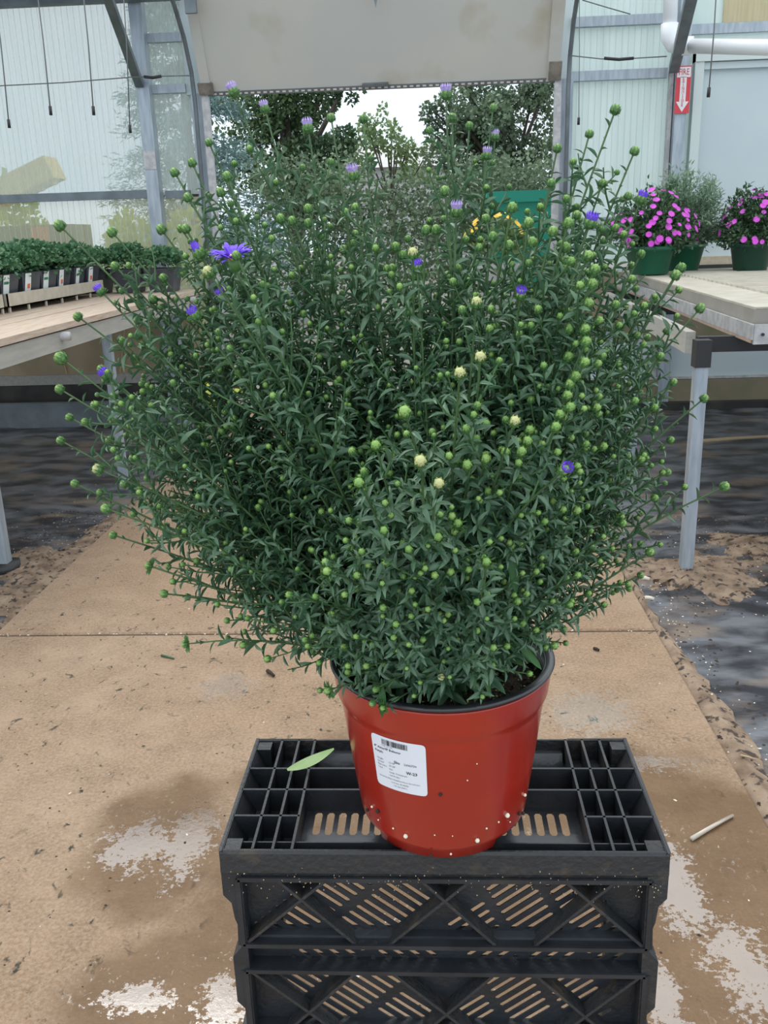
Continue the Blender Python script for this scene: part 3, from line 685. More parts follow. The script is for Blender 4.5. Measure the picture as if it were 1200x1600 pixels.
# ------------------------------------------------------------------ potted flowering plants at the back right
def nursery_pot(par, r0, r1, h, m_):
    mb = MB(); mb.lathe([(r0 * .98, 0), (r0, .004), (r1 * .97, h * .84), (r1 * 1.03, h * .85), (r1 * 1.05, h), (r1 * .98, h), (r1 * .93, h * .8), (0, h * .8)], n=28)
    return mb.obj('pot', m_, par, smooth=True)
daisy = [(0, 0, .0)]; df = []; nd = 12
for i in range(nd):
    t = 2 * math.pi * i / nd; t2 = t + math.pi / nd
    daisy += [(math.cos(t) , math.sin(t), .12), (math.cos(t2) * .72, math.sin(t2) * .72, .1)]
for i in range(nd * 2): df.append((0, 1 + i, 1 + (i + 1) % (nd * 2)))
daisy_t = (daisy, df)
thin = ([(0, 0, 0), (.5, .4, .06), (0, 1, -.05), (-.5, .4, .06)], [(0, 1, 2, 3)])
def bush(label, loc, r0, r1, h, potm, R, Hc, leafm, n, s, nf, airy=False, flow=None):
    T = thing('potted_' + ('shrub' if airy else 'aster'), label, 'potted plant', loc); nursery_pot(T, r0, r1, h, potm)
    ms = []; st = MB()
    for _ in range(90):
        a = rng.uniform(0, 6.283); e = math.acos(rng.uniform(.05, 1)) ; d = np.array([math.sin(e) * math.cos(a), math.sin(e) * math.sin(a), math.cos(e)])
        tip = np.array([0, 0, h]) + d * [R, R, Hc] * rng.uniform(.8, 1.06); b0 = np.array([rng.normal() * r0 * .3, rng.normal() * r0 * .3, h * .8]); mid = b0 + (tip - b0) * .5 + [0, 0, .04]
        st.tube([b0, mid, tip], .0028, 4, .0012)
        for k in range(n // 90):
            u = rng.uniform(.25, 1.0); p = (b0 * (1 - u) ** 2 + 2 * mid * u * (1 - u) + tip * u * u) + rng.normal(size=3) * (.022 if not airy else .018)
            q = rng.uniform(.6, 1.3) * s; ms.append(frame4(p, d + rng.normal(size=3) * .9, rng.normal(size=3) + [0, 0, 1], q * (.45 if not airy else .25), q, q))
    st.obj('stems', M_stem_light if airy else M_stem, T, kind='stuff')
    baked('foliage', thin, ms, leafm, T, kind='stuff')
    if nf:
        fm = bpy.data.meshes.new('flower'); fm.from_pydata(daisy, [], df); fm.materials.append(M_magenta)
        for k in range(nf):
            a = rng.uniform(math.pi * .95, math.pi * 2.05); e = math.acos(rng.uniform(.0, .98)); d = np.array([math.sin(e) * math.cos(a), math.sin(e) * math.sin(a), math.cos(e)])
            p = np.array([0, 0, h]) + d * [R, R, Hc] * rng.uniform(.92, 1.05); sz = rng.uniform(.016, .026)
            link('flower', fm, T, mw=Matrix(frame4(p, np.cross(d, [0.2, .1, 1.]), d + rng.normal(size=3) * .25 + [0, -.5, .35], sz, sz, sz)))
    return T
zb = 1.085
def at(px, y): return (oy(px, 415, y)[0], y, zb)
bush('magenta-flowered aster in green pot, nearer the big plant', at(1014, 5.95), .115, .15, .17, M_greenpot, .30, .34, M_pinkleaf, 5400, .034, 62)
bush('airy grey-green plant in green pot between the magenta asters', at(1066, 6.25),   .10, .135, .17, M_greenpot, .28, .47, M_airyleaf, 12600, .036, 0, True)
bush('magenta-flowered aster in dark green pot at the right edge', at(1172, 6.0), .10, .13, .17, M_greenpotd, .22, .33, M_pinkleaf, 4800, .034, 48)

# ------------------------------------------------------------------ outside
leafq = ([(0, 0, 0), (.42, .45, .1), (0, 1, 0), (-.42, .45, .1)], [(0, 1, 2, 3)])
def tree(name, label, base, trunk_r, blobs, leafm, s, group=None, branches=True):
    T = thing(name, label, 'tree', base); B = np.array(base)
    top = max(b[2] for b in blobs)
    MB().tube([(0, 0, -.1), (.1, 0, top * .4), (-.05, .1, top * .8)], trunk_r, 8, trunk_r * .3).obj('trunk', M_bark, T, smooth=True)
    ms = []
    for (x, y, z, r, n) in blobs:
        c = np.array([x, y, z])
        if branches and rng.random() < .3:
            zz = z * .55; MB().tube([(0, 0, zz), tuple(c * .6 + np.array([0, 0, zz]) * .4), tuple(c)], trunk_r * .35, 5, .02).obj('branch', M_bark, T)
        for _ in range(n):
            d = nrm(rng.normal(size=3)); p = c + d * r * rng.uniform(.35, 1.05) ** .6; q = rng.uniform(.6, 1.4) * s
            ms.append(frame4(p, d + rng.normal(size=3) * .7, rng.normal(size=3) + [0, 0, .8], q, q, q))
    baked('foliage', leafq, ms, leafm, T, kind='stuff'); return T
def wtree(name, label, px, py, y, specs, leafm, s, tr=.18, dens=1, **k):
    b = oy(px, py, y); base = (b[0], y, -.1); bl = []
    for (qx, qy, rr, n) in specs:
        p = oy(qx, qy, y)
        for _ in range(5):
            o3 = rng.normal(size=3) * rr * .55; bl.append((p[0] - base[0] + o3[0], o3[1], p[2] + .1 + o3[2] * .7, rr * rng.uniform(.28, .5), int(n * dens / 5)))
    return tree(name, label, base, tr, bl, leafm, s, **k)
wtree('dark_tree', 'dark leafy tree seen through the left half of the doorway', 455, 300, 19,
      [(400, 175, .75, 900), (440, 150, .8, 900), (470, 190, .7, 800), (520, 155, .6, 600), (380, 230, .7, 700), (430, 240, .8, 900), (490, 235, .6, 600), (545, 150, .35, 200), (500, 120, .8, 700), (420, 110, .8, 700), (350, 150, .6, 400), (545, 240, .4, 200), (440, 300, 1.2, 900), (500, 300, 1.0, 700), (380, 300, 1.0, 700)], M_treeA, .075, dens=1.7)
wtree('grey_green_tree', 'tall grey-green tree seen through the right half of the doorway', 800, 300, 24,
      [(760, 180, 1.0, 900), (820, 170, 1.1, 1100), (860, 200, 1.0, 900), (790, 230, 1.1, 1100), (850, 260, 1.0, 1000), (730, 210, .7, 500), (720, 160, .6, 260), (780, 120, 1.2, 900), (860, 130, 1.0, 800), (700, 190, .5, 200), (700, 250, .9, 700), (760, 280, 1.1, 900), (900, 250, 1.1, 800), (690, 175, .35, 80)], M_treeB, .090, dens=2.2)
wtree('young_tree', 'small light green tree against the sky gap in the doorway', 610, 300, 26,
      [(600, 225, .6, 260), (640, 245, .7, 330), (570, 215, .5, 200), (620, 200, .45, 130), (660, 270, .7, 350), (560, 250, .7, 350)], M_treeC, .10, tr=.07, dens=1.6)
wtree('far_tree', 'pale distant tree behind the small light green tree', 650, 300, 42,
      [(580, 270, 1.8, 500), (640, 280, 1.8, 500), (700, 290, 2.2, 700), (530, 290, 2.0, 600), (760, 300, 2.4, 700)], M_treeB, .3, tr=.25)
HT = thing('hedgerow', 'dark hedge line outside the doorway behind the big plant', 'hedge', (0, 16.6, -.1)); ms = []
for px in range(400, 900, 13):
    top_ = oy(px, 262 if 560 < px < 720 else 225, 16.6)[2] + .1; x_ = oy(px, 300, 16.6)[0]
    for _ in range(420):
        p = [x_ + rng.normal() * .16, rng.normal() * .35, rng.uniform(.1, 1) ** .7 * top_ * rng.uniform(.8, 1)]; q = rng.uniform(.05, .10); ms.append(frame4(p, rng.normal(size=3) + [0, -.3, 0], rng.normal(size=3) + [0, 0, .8], q, q, q))
baked('foliage', leafq, ms, M_treeB, HT, kind='stuff')
MB().tube([(-1.5, .1, .3), (0, .12, .5), (1.2, .1, .3)], .04, 6).obj('branch', M_bark, HT)
# blue spruce
b = oy(352, 300, 13); T = thing('blue_spruce', 'pale blue-green spruce just outside the left door jamb', 'tree', (b[0] - .45, 13, -.1))
MB().tube([(0, 0, 0), (0, 0, 5.6)], .1, 8, .02).obj('trunk', M_bark, T, smooth=True)
ms = []; mb = MB()
for k in range(190):
    z = rng.uniform(.4, 5.3); L_ = (5.7 - z) / 5.3 * 1.55 + .12; a = rng.uniform(0, 6.283); d = np.array([math.cos(a), math.sin(a), -.12])
    mb.tube([(0, 0, z), tuple(np.array([0, 0, z]) + d * L_)], .007, 3, .003)
    for q in range(120):
        u = rng.uniform(.25, 1.0); p = np.array([0, 0, z]) + d * L_ * u + rng.normal(size=3) * [.07, .07, .045]; s = rng.uniform(.07, .13)
        ms.append(frame4(p, d + rng.normal(size=3) * .55, [0, 0, 1], s * .35, s, s))
mb.obj('branches', M_bark, T, kind='stuff'); baked('needles', leafq, ms, M_spruce, T, kind='stuff')
# shrubs seen through the left sheets
for i, (px, py, y, rr, lab) in enumerate([(285, 345, 8.5, .30, 'yellow-green shrub behind the sheet beside the left door jamb'), (205, 345, 9.0, .36, 'yellow-green shrub behind the sheet left of the post'), (20, 290, 10.2, .35, 'small yellow-green shrub behind the sheet at the left edge')]):
    b = oy(px, py, y); T = thing('shrub', lab, 'shrub', (b[0], y, -.06))
    ms = []
    for _ in range(1500):
        d = nrm(rng.normal(size=3)); p = np.array([0, 0, b[2] * .55]) + d * [rr, rr * .6, b[2] * .55] * rng.uniform(.3, 1) ** .5; s = rng.uniform(.05, .1)
        ms.append(frame4(p, d + rng.normal(size=3) * .6, rng.normal(size=3), s, s, s))
    MB().tube([(0, 0, 0), (0, 0, b[2] * .7)], .03, 6, .01).obj('stem', M_bark, T); baked('foliage', leafq, ms, M_hedge, T, kind='stuff')
# loader boom with ribbed yellow body beyond the left sheet
a = oy(-30, 318, 8.6); b = oy(86, 262, 8.6)
T = thing('yellow_loader', 'yellow ribbed loader arm on a dark body, behind the left sheet', 'vehicle', (float(a[0]), 8.6, -.06))
d = nrm(b - a); A_ = np.array([0, 0, a[2] + .06]); B_ = b - a + A_
up = np.array([-d[2], 0, d[0]])
MB().bar(A_, B_, .3, .20).obj('arm', M_loader, T)
for k in range(4):
    p = A_ + (B_ - A_) * (.38 + .17 * k) - up * .13 + [0, -.06, 0]; MB().bar(p, p + up * .16 + d * .03, .12, .09).obj('arm_rib', M_loader, T)
MB().box((-1.2, .15, .35), (.72, .8, 1.62)).obj('body', M_loaderd, T)
for x in (-.9, .45): MB().tube([(x, .0, .32), (x, .3, .32)], .32, 20).obj('wheel', M_iron, T, smooth=True)
MB().box((.48, -.1, .3), (.60, .0, 1.60)).obj('mast_post', M_orange, T)
# green bin and yellow flowers outside the right jamb
b = oy(822, 300, 9.2); T = thing('green_bin', 'teal green plastic bin outside the doorway, behind the big plant', 'bin', (b[0], 9.2, -.1))
hb_ = b[2] + .1
mb = MB(); mb.add([(-.30, -.3, 0), (.30, -.3, 0), (.30, .3, 0), (-.30, .3, 0), (-.36, -.36, hb_ - .1), (.36, -.36, hb_ - .1), (.36, .36, hb_ - .1), (-.36, .36, hb_ - .1)], [(3, 2, 1, 0), (4, 5, 6, 7), (0, 1, 5, 4), (1, 2, 6, 5), (2, 3, 7, 6), (3, 0, 4, 7)]); mb.obj('bin_body', M_teal, T)
MB().box((-.40, -.40, hb_ - .1), (.40, .40, hb_)).obj('bin_lid', M_teal, T)
b = oy(775, 350, 8.35); T = thing('yellow_flower_pot', 'white pot of yellow flowers outside the doorway beside the green bin', 'potted plant', (b[0], 8.35, -.1))
zf = b[2] + .1
MB().lathe([(.14, 0), (.2, zf * .75), (.22, zf * .78), (.19, zf * .78), (0, zf * .7)], n=20).obj('pot', M_white, T, smooth=True)
baked('foliage', leafq, foliage_ms(500, (0, 0, zf * .85), .28, .05, .09), M_treeC, T, kind='stuff')
fm = bpy.data.meshes.new('flower'); fm.from_pydata(daisy, [], df); fm.materials.append(M_yellow)
for k in range(26):
    d = nrm(rng.normal(size=3)); d[2] = abs(d[2]); d[1] = -abs(d[1]); p = np.array([0, 0, zf * .87]) + d * .3
    link('flower', fm, T, mw=Matrix(frame4(p, np.cross(d, [0, 0, 1.]), d, .035, .035, .035)))
# pale building beyond
b0 = oy(560, 240, 34); b1 = oy(735, 300, 34); T = thing('pale_building', 'low pale building far beyond the doorway', 'building', ((b0[0] + b1[0]) / 2, 34, -.1)); hw = (b1[0] - b0[0]) / 2 + .6
MB().box((-hw, 0, 0), (hw, 4, b0[2] - .4)).obj('wall', M_white, T)
MB().add([(-hw - .2, -.3, b0[2] - .4), (hw + .2, -.3, b0[2] - .4), (hw + .2, 4.3, b0[2] - .4), (-hw - .2, 4.3, b0[2] - .4), (-hw - .2, 2, b0[2] + .5), (hw + .2, 2, b0[2] + .5)], [(0, 1, 5, 4), (2, 3, 4, 5), (1, 2, 5), (3, 0, 4), (3, 2, 1, 0)]).obj('roof', M_galvl, T)
for k in range(4):
    x = -hw + (k + .5) * hw / 2; f_ = MB().box((x - .3, -.03, 1.0), (x + .3, 0, 1.8)).obj('window', M_galvl, T); MB().box((x - .25, -.04, 1.05), (x + .25, -.03, 1.75)).obj('pane', M_iron, f_)

# ------------------------------------------------------------------ crate (open side down) on a low steel stand
CX, CY, CZ = .0035, .765, .78; CW, CD, CH = .457, .215, .27
crate = thing('milk_crate', 'black slotted plastic crate with lattice sides, under the red pot', 'crate', (CX, CY, CZ - CH))
hw = CW / 2
def V3(x, y, z): return (x, y, CH + z)       # z given below the crate's top
# side outline of the end panels
for s in (-1, 1):
    mb = MB(); X = s * hw
    prof = [(0, 0), (-.055, 0), (-.065, .008), (-.085, .010), (-.098, .018), (-.122, .018), (-.135, .006), (-.195, .006), (-.205, .014), (-.27, .014)]
    # end panel follows the notched profile (inset grows at the waist)
    vs = []
    for (z, i) in prof:
        x = X - s * i
        vs += [V3(x, .004, z), V3(x, CD - .004, z), V3(x - s * .004, CD - .004, z), V3(x - s * .004, .004, z)]
    fs = [(0, 1, 2, 3), tuple(4 * (len(prof) - 1) + q for q in (3, 2, 1, 0))]
    for k in range(len(prof) - 1):
        for q in range(4): fs.append((4 * k + q, 4 * k + 4 + q, 4 * k + 4 + (q + 1) % 4, 4 * k + (q + 1) % 4))
    mb.add(vs, fs); mb.obj('side_panel', M_crate, crate)
def face(yf, sgn, name):
    """slotted face with two framed lattices; sgn -1 faces the viewer"""
    yp = yf - sgn * .020
    P = lambda x, z, o=0: V3(x, yp + sgn * o, z)
    # slotted panel
    holes = []; L_, wd, ang = .050, .0048, math.radians(38)
    for half in (-1, 1):
        dx, dy = math.cos(ang), math.sin(ang) * (1 if half > 0 else -1)
        px_, py_ = -dy, dx
        for a in range(-14, 15):
            for b in range(-34, 35):
                u = a * .0585; v_ = b * .0108
                x = half * .1125 + u * dx + v_ * px_ + (v_ * .18) * dx; z = -.135 + u * dy + v_ * py_ + (v_ * .18) * dy
                if not (-.253 < z - abs(dy) * L_ / 2 and z + abs(dy) * L_ / 2 < -.022): continue
                x0_, x1_ = x - dx * L_ / 2, x + dx * L_ / 2
                lo, hi = (.004, hw - .024) if half > 0 else (-hw + .024, -.004)
                if x0_ < lo or x1_ > hi: continue
                holes.append(slot(x, z, dx, dy, L_, wd, 2))
    mb = MB()
    if sgn < 0: plate(mb, [(-hw + .014, -.262), (hw - .014, -.262), (hw - .014, -.004), (-hw + .014, -.004)], holes, lambda u, v_: P(u, v_), .0016, (0, sgn, 0)); mb.obj(name, M_crate, crate)
    else: holes = []
    # top band
    mb = MB(); n_ = 3
    mb.add([P(-hw, 0, .018), P(hw, 0, .018), P(hw - .001, -.003, .020), P(-hw + .001, -.003, .020), P(-hw, -.026, .020), P(hw, -.026, .020), P(-hw + .008, -.033, .017), P(hw - .008, -.033, .017), P(-hw, 0, .0155), P(hw, 0, .0155), P(-hw + .008, -.033, .0155), P(hw - .008, -.033, .0155)],
           [(3, 2, 1, 0), (4, 5, 2, 3), (6, 7, 5, 4), (0, 1, 9, 8), (10, 11, 7, 6), (8, 9, 11, 10), (0, 8, 4, 3), (8, 10, 6, 4), (1, 2, 5, 9), (9, 5, 7, 11)]); mb.obj('top_band', M_crate_dirt, crate)
    # stiles that close the corners beside the frames
    for s in (-1, 1):
        xo = s * hw; xi = s * (hw - .017)
        mb = MB()
        vs = []
        for (z, i) in [(-.0015, 0), (-.055, 0), (-.065, .008), (-.085, .010), (-.098, .014), (-.122, .014), (-.135, .004), (-.195, .004), (-.205, .012), (-.27, .012)]:
            x = xo - s * i; vs += [P(x, z, .019), P(xi - s * .004, z, .019), P(xi - s * .004, z, -.003), P(x, z, -.003)]
        k_ = len(vs) // 4; fs = [(0, 1, 2, 3), tuple(4 * (k_ - 1) + q for q in (3, 2, 1, 0))]
        for k in range(k_ - 1):
            for q in range(4): fs.append((4 * k + q, 4 * k + 4 + q, 4 * k + 4 + (q + 1) % 4, 4 * k + (q + 1) % 4))
        mb.add(vs, fs); mb.obj('corner_stile', M_crate_dirt if s > 0 else M_crate, crate)
    # two mirrored frames with zigzag ribs
    ym = -.1355
    for mir in ((1, -1) if sgn < 0 else ()):
        Z = lambda z: z if mir > 0 else 2 * ym - z
        fr = MB(); xi = hw - .017
        for (xa_, za, xb, zb_) in ((-xi, -.034, xi, -.034), (-xi, -.1185, xi, -.1185), (-xi, -.034, -xi - .004 + .0, -.1185), (xi, -.034, xi + .004, -.1185)):
            fr.bar(P(xa_, Z(za), .0085), P(xb, Z(zb_), .0085), .0035, .023, (0, 1, 0))
        for (xa_, za, xb, zb_) in ((-xi, -.034, xi, -.034), (-xi, -.1185, xi, -.1185), (-xi, -.034, -xi, -.1185), (xi, -.034, xi, -.1185)):
            fr.bar(P(xa_, Z(za), .020), P(xb, Z(zb_), .020), .005, .003, (0, 1, 0))
        fr.obj('lattice_frame', M_crate, crate)
        for (xa_, xb) in ((-.208, -.118), (-.0555, .030), (.0965, .177)):
            MB().bar(P(xa_, Z(-.117), .0085), P(xb, Z(-.035), .0085), .0032, .020, (0, 1, 0)).obj('diagonal_rib', M_crate_dirt, crate)
        for (xa_, xb) in ((-.172, -.0925), (-.022, .0555), (.125, .2085)):
            MB().bar(P(xa_, Z(-.035), .0088), P(xb, Z(-.117), .0088), .0032, .020, (0, 1, 0)).obj('diagonal_rib', M_crate_dirt, crate)
        # backing gussets where the slots stop
        MB().bar(P(-xi, Z(-.1165), .002), P(xi, Z(-.1165), .002), .006, .016, (0, 1, 0)).obj('ledge', M_crate_wet, crate)
face(0.0, -1, 'front_panel')
face(CD, 1, 'back_panel')
# top: recessed slotted deck and ribs
zr = -.028; holes = []
def rowslots(y0_, y1_, xs_, w_=.0084): 
    for x in xs_: holes.append(slot(x, (y0_ + y1_) / 2, 0, 1, y1_ - y0_, w_))
mid = [-.148 + CX * 0 - .0035 + k * .0137 for k in range(22)]; mid = [x for x in mid if abs(x) < .149]
rowslots(.064, .106, mid); rowslots(.122, .146, mid); rowslots(.172, .190, mid)
for s in (-1, 1):
    rowslots(.124, .146, [s * .163, s * .184], .009); rowslots(.164, .186, [s * .163, s * .184, s * .202], .009)
mb = MB(); plate(mb, [(-hw + .006, .004), (hw - .006, .004), (hw - .006, CD - .004), (-hw + .006, CD - .004)], holes, lambda u, v_: V3(u, v_, zr), .0018, (0, 0, 1)); mb.obj('slotted_deck', M_crate_wet, crate)
def rib(x0_, y0_, x1_, y1_, h=.028, t_=.0028, top=0.0): MB().bar(V3(x0_, y0_, top - h / 2), V3(x1_, y1_, top - h / 2), t_, h).obj('rib', M_crate, crate)
for s in (-1, 1):
    for x in (.1535, .1735, .1945): rib(s * x, .004, s * (x + .001), CD - .002)
    MB().add([V3(s * (hw + .0005), 0, .0006), V3(s * (hw + .0005), CD, .0006), V3(s * (hw - .018), CD - .004, zr), V3(s * (hw - .018), .004, zr), V3(s * (hw - .003), 0, .0006), V3(s * (hw - .003), CD, .0006)],
             [(4, 5, 2, 3) if s < 0 else (3, 2, 5, 4), (0, 1, 5, 4) if s < 0 else (4, 5, 1, 0)]).obj('end_slope', M_crate, crate)
    rib(s * .153, .060, s * hw, .060)
for y in (.108, .150): rib(-hw, y, hw, y)
mb = MB(); top = [(-hw, 0), (-.158, 0), (-.143, -.014), (.143, -.014), (.158, 0), (hw, 0)]
mb.add([V3(x, CD - .003, z) for x, z in top] + [V3(x, CD, z) for x, z in top] + [V3(-hw, CD - .003, -.03), V3(hw, CD - .003, -.03), V3(-hw, CD, -.03), V3(hw, CD, -.03)],
       [(12, 13, 5, 4, 3, 2, 1, 0), (6, 7, 8, 9, 10, 11, 15, 14)] + [(i, i + 1, i + 7, i + 6) for i in range(5)]); mb.obj('back_band', M_crate, crate)
MB().add([V3(-.150, CD - .012, -.014), V3(.150, CD - .012, -.014), V3(.150, CD - .003, -.014), V3(-.150, CD - .003, -.014), V3(-.150, CD - .02, zr), V3(.150, CD - .02, zr)], [(0, 1, 2, 3), (4, 5, 1, 0)]).obj('back_ledge', M_crate_wet, crate)
# crumbs of soil on the crate's lip
ms = [frame4([rng.uniform(-hw + .01, hw - .01), -.0207 + rng.normal() * .0003, CH - .022 + rng.normal() * .008], rng.normal(size=3), rng.normal(size=3), .0010, .0018, .0008) for _ in range(150)]
baked('soil_crumbs', chip, ms, M_straw, crate, kind='stuff')
ms = [frame4([rng.uniform(-.12, .16), rng.uniform(.004, .05), CH + zr + .001], [rng.normal(), rng.normal(), 0], [0, 0, 1], .002, .003, .002) for _ in range(90)]
baked('soil_crumbs', chip, ms, M_dirt, crate, kind='stuff')
# stand
st = thing('crate_stand', 'low steel stand carrying the black crate', 'stand', (CX, CY + CD / 2, 0))
zt = CZ - CH - .001
for s in (-1, 1):
    MB().box((s * .222 - .011, -CD / 2, zt - .02), (s * .222 + .011, CD / 2, zt)).obj('stand_rail', M_iron, st)
    for y in (-CD / 2 + .01, CD / 2 - .01): MB().box((s * .222 - .009, y - .009, 0), (s * .222 + .009, y + .009, zt - .02)).obj('leg', M_iron, st)
    MB().bar((s * .222, -CD / 2 + .01, .12), (s * .222, CD / 2 - .01, .12), .014, .014).obj('stretcher', M_iron, st)
# fallen leaves on the crate
def leafshape(mb_name, material, p, d, n, L_, wd, label, curl=.12):
    vs = []; fs = []; K = 10
    for k in range(K + 1):
        u = k / K; wv = wd * math.sin(math.pi * min(1, u * .92 + .04)) ** .8 * (1 - .25 * u); c_ = curl * L_ * (u - .5) ** 2 * 2
        vs += [(-wv, u * L_, c_ + .10 * wv), (0, u * L_, c_), (wv, u * L_, c_ + .10 * wv)]
    for k in range(K):
        a = 3 * k; fs += [(a, a + 1, a + 4, a + 3), (a + 1, a + 2, a + 5, a + 4)]
    M = frame4(np.zeros(3), d, n, 1, 1, 1)
    o = MB().add([tuple((M @ np.array([*q, 1]))[:3]) for q in vs], fs).obj(mb_name, material, smooth=True); o.location = p
    return tag(o, label, 'leaf')
p = oz(450, 1205, .783); q = oz(523, 1172, .800)
leafshape('fallen_leaf', M_leaf_pale, (p[0], p[1], .7825), q - p, [0, -.35, 1], np.linalg.norm(q - p), .0082, 'large pale green leaf lying on the left crate ribs')
p = oz(494, 1250, .756); q = oz(533, 1243, .756)
leafshape('fallen_leaf', M_leaf_dark, (p[0], p[1], .7545), q - p, [0, -.3, 1], np.linalg.norm(q - p), .0052, 'small dark green leaf lying in the crate recess', .05)
# bits on the floor
def floorbit(name, px0, py0, px1, py1, r, m_, label, cat):
    a = oz(px0, py0, r); b = oz(px1, py1, r); mid_ = (a + b) / 2
    o = MB().tube([a - mid_, (b - a) * .03 + (0, 0, r * .3), b - mid_], r, 6, r * .7).obj(name, m_, smooth=True); o.location = mid_; return tag(o, label, cat)
floorbit('plastic_strip', 1080, 1311, 1145, 1274, .006, M_plasticbit, 'clear plastic strip lying on the wet concrete, right of crate', 'debris')
floorbit('twig', 1157, 1180, 1180, 1186, .003, M_straw, 'bent straw on the ground cloth at the right edge', 'debris')
floorbit('grass_blade', 252, 1024, 272, 1029, .004, M_leaf_dark, 'short green leaf scrap on the concrete below the joint', 'debris')
floorbit('dead_leaf', 418, 1048, 428, 1056, .007, M_dirt, 'small brown scrap on the concrete below the lowest left branch', 'debris')
floorbit('dirt_clod', 928, 1013, 936, 1016, .006, M_dirt, 'dark clod on the concrete beyond the pot', 'debris')
floorbit('pale_chip', 1000, 903, 1015, 905, .010, M_chip, 'pale chip at the path edge near the bench leg', 'debris')
floorbit('white_scrap', 1008, 934, 1022, 936, .009, M_chip, 'white scrap on the black cloth beside the path', 'debris')
floorbit('long_stick', 1090, 690, 1215, 681, .014, M_straw, 'long pale stick on the ground cloth under the right bench', 'debris')

# ------------------------------------------------------------------ THE PLANT
PX, PY, PZ = .0065, .8385, .7805
AST = thing('potted_aster', 'large bushy violet aster in red pot on the black crate', 'potted plant', (PX, PY, PZ))
R0, R1, PH = .0875, .1110, .184
def radius(z): return R0 + (R1 - .006 - R0) * min(1, z / (PH - .038))
def foot(i, t, r, z):
    if i in (0, 1, 2):
        u = (math.cos(t * 3 - 1.15) + 1) / 2
        if u < .13: return r, z + (.010 if i < 2 else .004)
    return r, z
mb = MB()
prof = [(R0 - .012, 0), (R0 - .006, 0), (R0 - .004, .010), (R0 + .000, .014), (R0 + .001, .018), (radius(.08), .08), (radius(PH - .042), PH - .042), (radius(PH - .038) + .0005, PH - .038), (R1 - .0035, PH - .034), (R1 - .002, PH - .03), (R1 + .001, PH - .006), (R1 + .0015, PH - .004),
        (R1 - .002, PH - .004), (R1 - .006, PH - .035), (R0 - .002, .02), (R0 - .012, .012)]
mb.lathe(prof, n=96, closed=True, rmod=foot); mb.add([((R0 - .010) * math.cos(t), (R0 - .010) * math.sin(t), .012) for t in np.linspace(0, 2 * math.pi, 48, endpoint=False)], [tuple(range(48))])
mb.obj('pot', M_pot, AST, smooth=True)
mb = MB(); rp_ = [(R1 + .0045 * math.cos(t) - .0005, PH + .0030 * math.sin(t)) for t in np.linspace(0, 2 * math.pi, 12, endpoint=False)]
mb.lathe(rp_, n=96, closed=True); mb.lathe([(R1 - .004, PH - .001), (R1 - .0045, PH - .002), (R1 - .010, PH - .05), (R1 - .0105, PH - .05), (R1 - .006, PH + .0)], n=96, closed=True)
mb.obj('pot_rim', M_rim, AST, smooth=True, label='black rounded rim of the pot')
# soil
ZS = PH - .022; vs = [(0, 0, ZS)]; fs = []
for k in range(1, 15):
    for j in range(60):
        t = 2 * math.pi * j / 60; q = k / 14 * (R1 - .006); vs.append((q * math.cos(t), q * math.sin(t), ZS + .0025 * rng.normal() - .004 * (k > 12)))
for j in range(60): fs.append((0, 1 + j, 1 + (j + 1) % 60))
for k in range(13):
    for j in range(60): a = 1 + k * 60; fs.append((a + j, a + 60 + j, a + 60 + (j + 1) % 60, a + (j + 1) % 60))
MB().add(vs, fs).obj('soil', M_soil, AST)
def ondisc(n, m_, nm, s0, s1):
    ms = []
    for _ in range(n):
        t = rng.uniform(0, 6.283); q = math.sqrt(rng.random()) * (R1 - .012); s = rng.uniform(s0, s1); ms.append(frame4([q * math.cos(t), q * math.sin(t), ZS + .001], rng.normal(size=3), rng.normal(size=3), s, s, s))
    baked(nm, chip, ms, m_, AST, kind='stuff')
ondisc(420, M_perly, 'soil_grit', .001, .003); ondisc(500, M_dirt, 'soil_crumbs', .002, .006)
# specks splashed on the pot
def onpot(px, z, r, m_, nm):
    th = math.radians(px); rr = radius(z) + r * .2; mb = MB(); mb.lathe([(0, -r), (r * .8, -r * .6), (r, 0), (r * .7, r * .7), (0, r)], n=8)
    o = mb.obj(nm, m_, AST, smooth=True); o.location = (rr * math.sin(th), -rr * math.cos(th), z); return o
for (a_, z, r) in [(-25, .026, .0024), (21, .023, .0024), (43, .040, .0026), (63, .046, .0018), (4, .010, .0012), (-6, .034, .0008), (5, .033, .0007), (27, .035, .0011), (36, .037, .001), (-47, .030, .0009), (-34, .030, .0011), (13, .10, .0008), (18, .118, .0007), (-52, .042, .0014), (47, .028, .0008)]:
    onpot(a_, z, r, M_perl, 'perlite_speck')
for (a_, z, r) in [(-46, .042, .0024), (-2, .085, .0020), (58, .028, .0022), (-9, .008, .0016), (66, .02, .002), (30, .155, .0012), (-60, .03, .002)]:
    onpot(a_, z, r, M_dirt, 'dirt_speck')
# the sticker: wrapped on the wall
TH0 = math.radians(-41.5); LW, LH, LZ = .0555, .0605, .0815
def onwall(u, v_, o):
    z = LZ + v_; rr = radius(z); th = TH0 + u / .0985; return ((rr + o) * math.sin(th), -(rr + o) * math.cos(th), z)
lab = MB(); vs = []; fs = []; NU, NV = 22, 8; rc = .004
for j in range(NV + 1):
    v_ = LH * j / NV
    d_ = max(0, rc - min(v_, LH - v_)); ins = rc - math.sqrt(max(0, rc * rc - d_ * d_))
    for i in range(NU + 1): vs.append(onwall(ins + (LW - 2 * ins) * i / NU, v_, .0005))
for v_ in (): pass
for j in range(NV):
    for i in range(NU): a = j * (NU + 1) + i; fs.append((a, a + 1, a + NU + 2, a + NU + 1))
